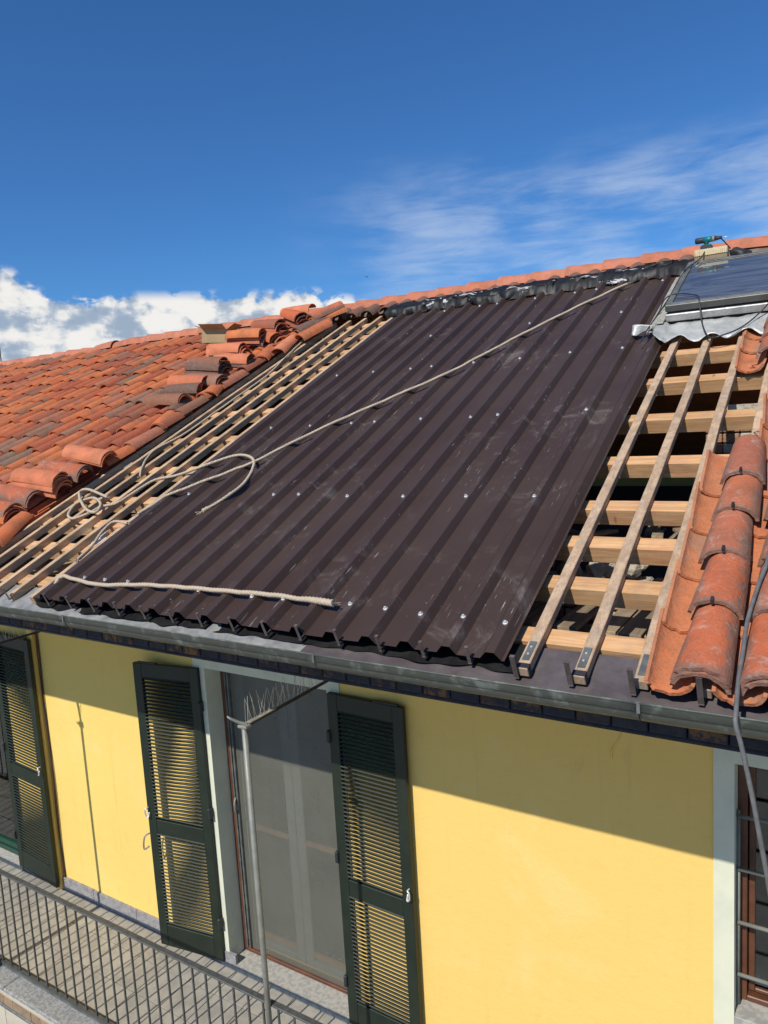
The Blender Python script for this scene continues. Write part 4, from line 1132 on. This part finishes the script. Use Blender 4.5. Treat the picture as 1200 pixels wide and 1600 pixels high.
# black glove/strap bundle beside the block
bm = bmesh.new(); cpt = W(-.80, 5.32, .17)
bmesh.ops.create_icosphere(bm, subdivisions=3, radius=1)
for v in bm.verts:
    n_ = noise.noise(v.co*1.8+Vector((3, 1, 2)))
    v.co = Vector((v.co.x*.085, v.co.y*.055, v.co.z*.07))*(1+.45*n_); v.co += Vector((0, 0, -.35*v.co.x)); v.co += cpt
tag(link('black_glove', fin(bm, True), mrub), 'crumpled black work glove beside the wooden block on the ridge', 'glove')

# ================================================================== LOOSE TILE STACKS
def loose(me_, X, s, h, rz, ry=0, rx=0, label='', group=None):
    o = put(me_, RM(X, s, h, rz, rx, ry), None, 'loose_tile')
    tag(o, label, 'tile', group); return o
rl = random.Random(31)
for _m in DRK: _m.materials[0] = mbrown
ORD = ['lowest', 'second lowest', 'third', 'fourth', 'fifth', 'sixth', 'seventh']
def stack(X, s, h0, rz, n, kinds, label, group, rx=R(8), step=.018, jit=.012, ry=0):
    """label has a {} for the place of the tile in its stack"""
    for i in range(n):
        me_ = rl.choice(kinds[i % len(kinds)] if isinstance(kinds[0], list) else kinds)
        nm = 'topmost' if i == n-1 and n > 1 else ORD[i]
        loose(me_, X+rl.uniform(-jit, jit), s+rl.uniform(-jit, jit), h0+step*i, rz+rl.uniform(-.06, .06), ry+rl.uniform(-.04, .04), rx+rl.uniform(-.02, .02), label.format(nm), group)
G1 = 'tiles stacked at the lower left edge of the old roof'; G2 = 'tiles heaped at the upper edge of the old roof'
# lower left row, from the top one down to the eaves; wide ends hang over the battens
LFT = R(97)
stack(-5.72, 1.80, .10, LFT, 2, [OLD, NEW], '{} tile of the small pair at the upper end of the lower left row', G1, rx=R(13))
stack(-5.80, 1.56, .08, LFT, 2, MXT, '{} brownish tile of the second pair in the lower left row', G1, rx=R(13))
stack(-5.86, 1.34, .05, LFT, 6, NEW, '{} fresh orange tile in the tall stack of the lower left row', G1, rx=R(13), step=.021)
stack(-5.98, 1.12, .08, LFT-.05, 2, MXT, '{} mortar stained tile of the pair just below the tall stack, lower left', G1, rx=R(14))
stack(-5.96, .88, .05, LFT, 3, [OLD, OLD, MXT], '{} tile of the mortar crusted stack nearest the left image edge', G1, rx=R(14), step=.03)
loose(OLD[1], -5.78, .50, .02, R(20), 0, 0, 'broken orange tile lying across the left battens above the gutter')
# the heap up the stripped edge
stack(-5.92, 2.86, .07, R(20), 1, [DRK], '{} brown tile standing beside the stripped edge, under the upper heap', G2, rx=0)
stack(-5.94, 3.10, .10, R(94), 2, [OLD, OLD], '{} orange tile of the pair lying over the roof edge, bottom of the upper heap', G2)
stack(-5.93, 3.40, .12, R(92), 1, [DRK], '{} small dark tile between the two orange pairs of the upper heap', G2, rx=R(4))
stack(-5.96, 3.52, .10, R(95), 2, NEW, '{} bright orange tile of the flat pair below the dark stack', G2, step=.045)
stack(-5.80, 3.60, .08, R(88), 2, OLD, '{} old tile behind the flat orange pair, next to the battens', G2, step=.03)
stack(-6.02, 3.92, .09, R(96), 4, DRK, '{} dark grey brown tile of the dark stack in the upper heap', G2, step=.038, jit=.03)
stack(-5.82, 4.16, .06, R(95), 3, [NEW, DRK, NEW], '{} tile of the low stack between dark stack and battens', G2, step=.034)
stack(-6.10, 4.42, .09, R(98), 4, NEW, '{} bright orange tile of the wide stack right of the cardboard box', G2, step=.036, jit=.03)
stack(-6.05, 4.78, .12, R(96), 4, [DRK, NEW, NEW, OLD], '{} tile of the stack above the bright orange one, near the ridge', G2, step=.04, jit=.03)
stack(-6.05, 5.14, .12, R(80), 3, [DRK, NEW, OLD], '{} reddish tile of the stack leaning at the top of the upper heap', G2, step=.05, rx=R(2), jit=.03)
stack(-5.90, 4.86, .07, R(70), 3, OLD, '{} old tile of the crooked stack between upper heap and battens', G2, step=.035, jit=.03)
stack(-5.70, 4.52, .05, R(8), 1, [NEW], '{} short orange tile lying beside the battens below the grey ones', G2, rx=0)
stack(-5.76, 5.06, .08, R(-25), 2, [MXT, DRK], '{} grey stained tile of the pair lying skew by the top of the battens', G2, rx=0, step=.035)
stack(-5.62, 4.90, .07, R(-18), 1, [OLD], '{} brown tile lying skew right beside the first batten near the top', G2, rx=0)
stack(-5.90, 5.42, .10, R(60), 3, [OLD, DRK, OLD], '{} red tile of the small heap right under the ridge', G2, step=.045, rx=R(4))
stack(-5.72, 5.36, .12, R(-30), 2, [OLD, MXT], '{} tile of the crossed pair under the ridge beside the battens', G2, step=.05, rx=0)
loose(NEW[0], -6.02, 5.86, .17, R(92), 0, R(2), 'orange tile propped against the ridge with a dark ragged end')
for X_, s_, lb in ((-5.84, 2.55, 'old tile lying loose lowest along the stripped roof edge'), (-5.80, 4.30, 'old tile lying loose at the foot of the wide orange stack'), (-5.78, 3.30, 'old tile lying loose beside the lower orange pair')):
    loose(rl.choice(OLD), X_, s_, .05, R(rl.uniform(4, 22)), 0, 0, lb, 'old tiles loose along the stripped edge')
# mortar lumps on the tiles
for X_, s_, r_, lb in ((-6.25, 1.66, .040, 'pale mortar lump beside the lower left tile stacks'), (-6.72, 4.62, .06, 'pale mortar lump left of the upper tile heap')):
    bm = bmesh.new(); bmesh.ops.create_icosphere(bm, subdivisions=2, radius=r_)
    for v in bm.verts: v.co *= 1+.5*noise.noise(v.co*30); v.co.z *= .7
    bmesh.ops.translate(bm, verts=bm.verts, vec=W(X_, s_, .15)); tag(link('mortar_lump', fin(bm), mmortar), lb, 'mortar')

# open cardboard box resting on the tiles
bxm = Matrix.Translation(W(-7.16, 5.14, .10)) @ Matrix.Rotation(R(18), 4, 'Z') @ Matrix.Rotation(R(4), 4, 'Y')
cb = empty('cardboard_box', None, 'open brown cardboard box on the old tiles near the ridge', 'box', mw=bxm)
def cpart(name, c, d, rot=None):
    m = bxm @ Matrix.Translation(c)
    if rot: m = m @ rot
    return box(name, (0, 0, 0), d, mcard, cb, m)
cpart('side', (0, -.13, .09), (.36, .006, .18)); cpart('side', (0, .13, .09), (.36, .006, .18))
cpart('end', (-.18, 0, .09), (.006, .254, .18)); cpart('end', (.18, 0, .09), (.006, .254, .18)); cpart('bottom', (0, 0, .0), (.354, .254, .006))
cpart('flap', (0, -.19, .205), (.34, .13, .004), Matrix.Rotation(R(-25), 4, 'X')); cpart('flap', (.235, 0, .215), (.13, .25, .004), Matrix.Rotation(R(-35), 4, 'Y'))
cpart('flap', (-.235, 0, .20), (.13, .25, .004), Matrix.Rotation(R(25), 4, 'Y'))

# white foam pieces under the lower battens
for X_, s_, a_, lb in ((-5.02, .93, .1, 'leftmost'), (-4.86, .78, .2, 'middle'), (-4.76, .66, -.1, 'lowest')):
    bm = bmesh.new(); add_box(bm, (0, 0, 0), (.15, .20, .04), RM(X_, s_, -.10, a_), .008)
    tag(link('foam_piece', fin(bm), mfoam), f'white foam packaging piece under the lower left battens, {lb} of three', 'foam', 'white foam pieces under the battens')

# ================================================================== ROPES AND CABLES
def on_ribs(pts, r, n=8):
    """rope lying over the ribs: touches each crest and sags a little between"""
    out = []
    for p in spline([Vector(q) for q in pts], n):
        if p.z < 0: out.append(W(p.x, p.y, -p.z)); continue
        f = (X0-p.x)/PR; d = abs(f-round(f))*2
        out.append(W(p.x, p.y, .0430+r-.0045*d*d))
    return out
def path(pts, h=None): return [W(p[0], p[1], p[2] if len(p) > 2 else h) for p in pts]
RA = [(-1.829, 5.352), (-2.19, 4.794), (-2.589, 4.072), (-2.928, 3.40), (-3.322, 2.862), (-3.682, 2.359), (-3.992, 1.802), (-4.095, 1.69), (-4.306, 1.471), (-4.438, 1.342), (-4.50, 1.274), (-4.56, 1.168), (-4.60, 1.05)]
tag(tube('rope', on_ribs([(x_, s_, 0) for x_, s_ in RA[:11]], .0115, 14)+[W(x_, s_, .03) for x_, s_ in RA[11:]], .0115, mrope, None, 8, 1), 'long beige rope running diagonally down the brown sheets from the ridge', 'rope', 'beige ropes on the roof')
RC = [(-3.90, 1.064), (-3.839, 1.233), (-3.822, 1.473), (-3.916, 1.712), (-4.031, 1.852), (-4.177, 1.923), (-4.32, 1.897), (-4.521, 1.729), (-4.76, 1.659, .02), (-4.949, 1.587, .02), (-4.995, 1.375, .02), (-5.036, 1.212, .02), (-5.166, 1.156, .02), (-5.191, 1.056, .025), (-5.278, .956, .03), (-5.442, 1.029, .02), (-5.529, 1.199, .02), (-5.402, 1.274, .03), (-5.18, 1.176, .04), (-5.075, 1.041, .045), (-5.207, 1.056, .05), (-5.461, 1.2, .05), (-5.639, 1.336, .05), (-5.567, 1.38, .05), (-5.223, 1.287, .03)]
tag(tube('rope', [W(p[0], p[1], p[2] if len(p) > 2 else .057) for p in RC], .0115, mrope, None, 8, 6, lambda t: 1.35 if t < .012 else 1), 'beige rope end bent in a loop over the sheets and coiled on the left battens', 'rope', 'beige ropes on the roof')
RD = [(-5.201, 1.653), (-5.348, 1.829), (-5.509, 2.143), (-5.415, 2.478), (-5.411, 3.006), (-5.406, 3.593), (-5.422, 3.942), (-5.518, 4.333), (-5.683, 5.093), (-5.667, 5.221)]
tag(tube('rope', path(RD, .022), .009, mrope, None, 8, 6), 'thin beige rope running up the left battens beside the tile heap', 'rope', 'beige ropes on the roof')
RE = [(-4.60, .93), (-4.777, .949), (-4.766, .823), (-4.673, .632), (-4.64, .462)]
tag(tube('rope', path(RE, .018), .010, mrope, None, 8, 6), 'short beige rope end lying on the battens at the lower left corner of the sheets', 'rope', 'beige ropes on the roof')
RB = [(-4.50, .15, .03), (-4.515, .206, .05), (-4.473, .225), (-4.304, .2), (-4.071, .175), (-3.841, .195), (-3.634, .22), (-3.308, .232), (-3.0, .237), (-2.668, .243), (-2.484, .237), (-2.351, .232), (-2.22, .228)]
tag(tube('rope', [W(*RB[0]), W(*RB[1])]+on_ribs([(p[0], p[1], 0) for p in RB[2:]], .0135, 12), .0135, mrope, None, 10, 1, lambda t: 1.0 if t < .9 else 1.0+6.5*min(t-.9, .06)), 'thick beige rope lying across the bottom of the brown sheets above the hooks', 'rope', 'beige ropes on the roof')
CB = [(-.20, 2.2, .15), (-.215, 1.7, .14), (-.235, 1.2, .13), (-.251, .813, .12), (-.259, .658, .115), (-.278, .537, .105), (-.298, .33, .095), (-.298, .145, .09), (-.30, .02, .075)]
pc = [W(*p) for p in CB] + [Vector((-.293, -1.35, 7.425)), Vector((-.290, -1.385, 7.39)), Vector((-.27, -1.385, 7.306)), Vector((-.24, -1.385, 7.151)), Vector((-.21, -1.385, 6.973)), Vector((-.185, -1.385, 6.82)), Vector((-.16, -1.385, 6.6)), Vector((-.15, -1.38, 6.0))]
tag(tube('cable', pc, .0085, mcord, None, 8, 5), 'grey cable coming down the right tiles and hanging over the gutter', 'cable', 'loose cables')

# ================================================================== FAR SMALL THINGS
# a TV aerial beyond the left end of the roof
an = empty('tv_aerial', (-26.3, 12, 9.0), 'tip of a dark television aerial above the far left of the roof', 'aerial')
AX, AY, AZ = -25.02, 11.5, 15.40
bm = bmesh.new(); tube_bm(bm, [Vector((AX-.5, AY, 6)), Vector((AX-.5, AY, AZ+.1))], .02, 6); link('mast', fin(bm), mrub, an)
bm = bmesh.new(); tube_bm(bm, [Vector((AX-.9, AY-.1, AZ)), Vector((AX+.10, AY, AZ-.01))], .012, 5); link('boom', fin(bm), mzinc, an)
for dx in (-.7, -.45, -.2, .10):
    bm = bmesh.new(); tube_bm(bm, [Vector((AX+dx-.05, AY, AZ+.20)), Vector((AX+dx+.03, AY, AZ+.02)), Vector((AX+dx+.03, AY, AZ-.2))], .014, 5); link('element', fin(bm), mrub, an)
tag(tube('overhead_wire', [(-30, 14, 10.9), (-22.5, 12.0, 9.25), (-20.0, 11.0, 8.2)], .006, mcordb, None, 4, 4), 'thin dark wire against the clouds at the far left', 'wire')
# a bird far off
bp_ = Vector((0, -4, 8.48)) + Vector((-.528, .829, .186))*75
bird = bmesh.new()
for v_ in ((bp_, bp_+Vector((.10, .0, .06)), bp_+Vector((.22, .02, .02)), bp_+Vector((.04, .05, -.01))), (bp_, bp_+Vector((-.04, .05, -.01)), bp_+Vector((-.22, .02, .03)), bp_+Vector((-.10, .0, .07)))):
    bird.faces.new([bird.verts.new(q) for q in v_])
tube_bm(bird, [bp_+Vector((0, -.09, 0)), bp_+Vector((0, -.03, 0)), bp_+Vector((0, .05, 0)), bp_+Vector((0, .12, 0))], .03, 6, lambda t: math.sin(max(.15, min(t, .95))*math.pi))
b_o = link('bird', fin(bird), mrub); tag(b_o, 'tiny dark bird flying in the blue sky above the ridge', 'bird')
b_o.modifiers.new('t', 'SOLIDIFY').thickness = .006
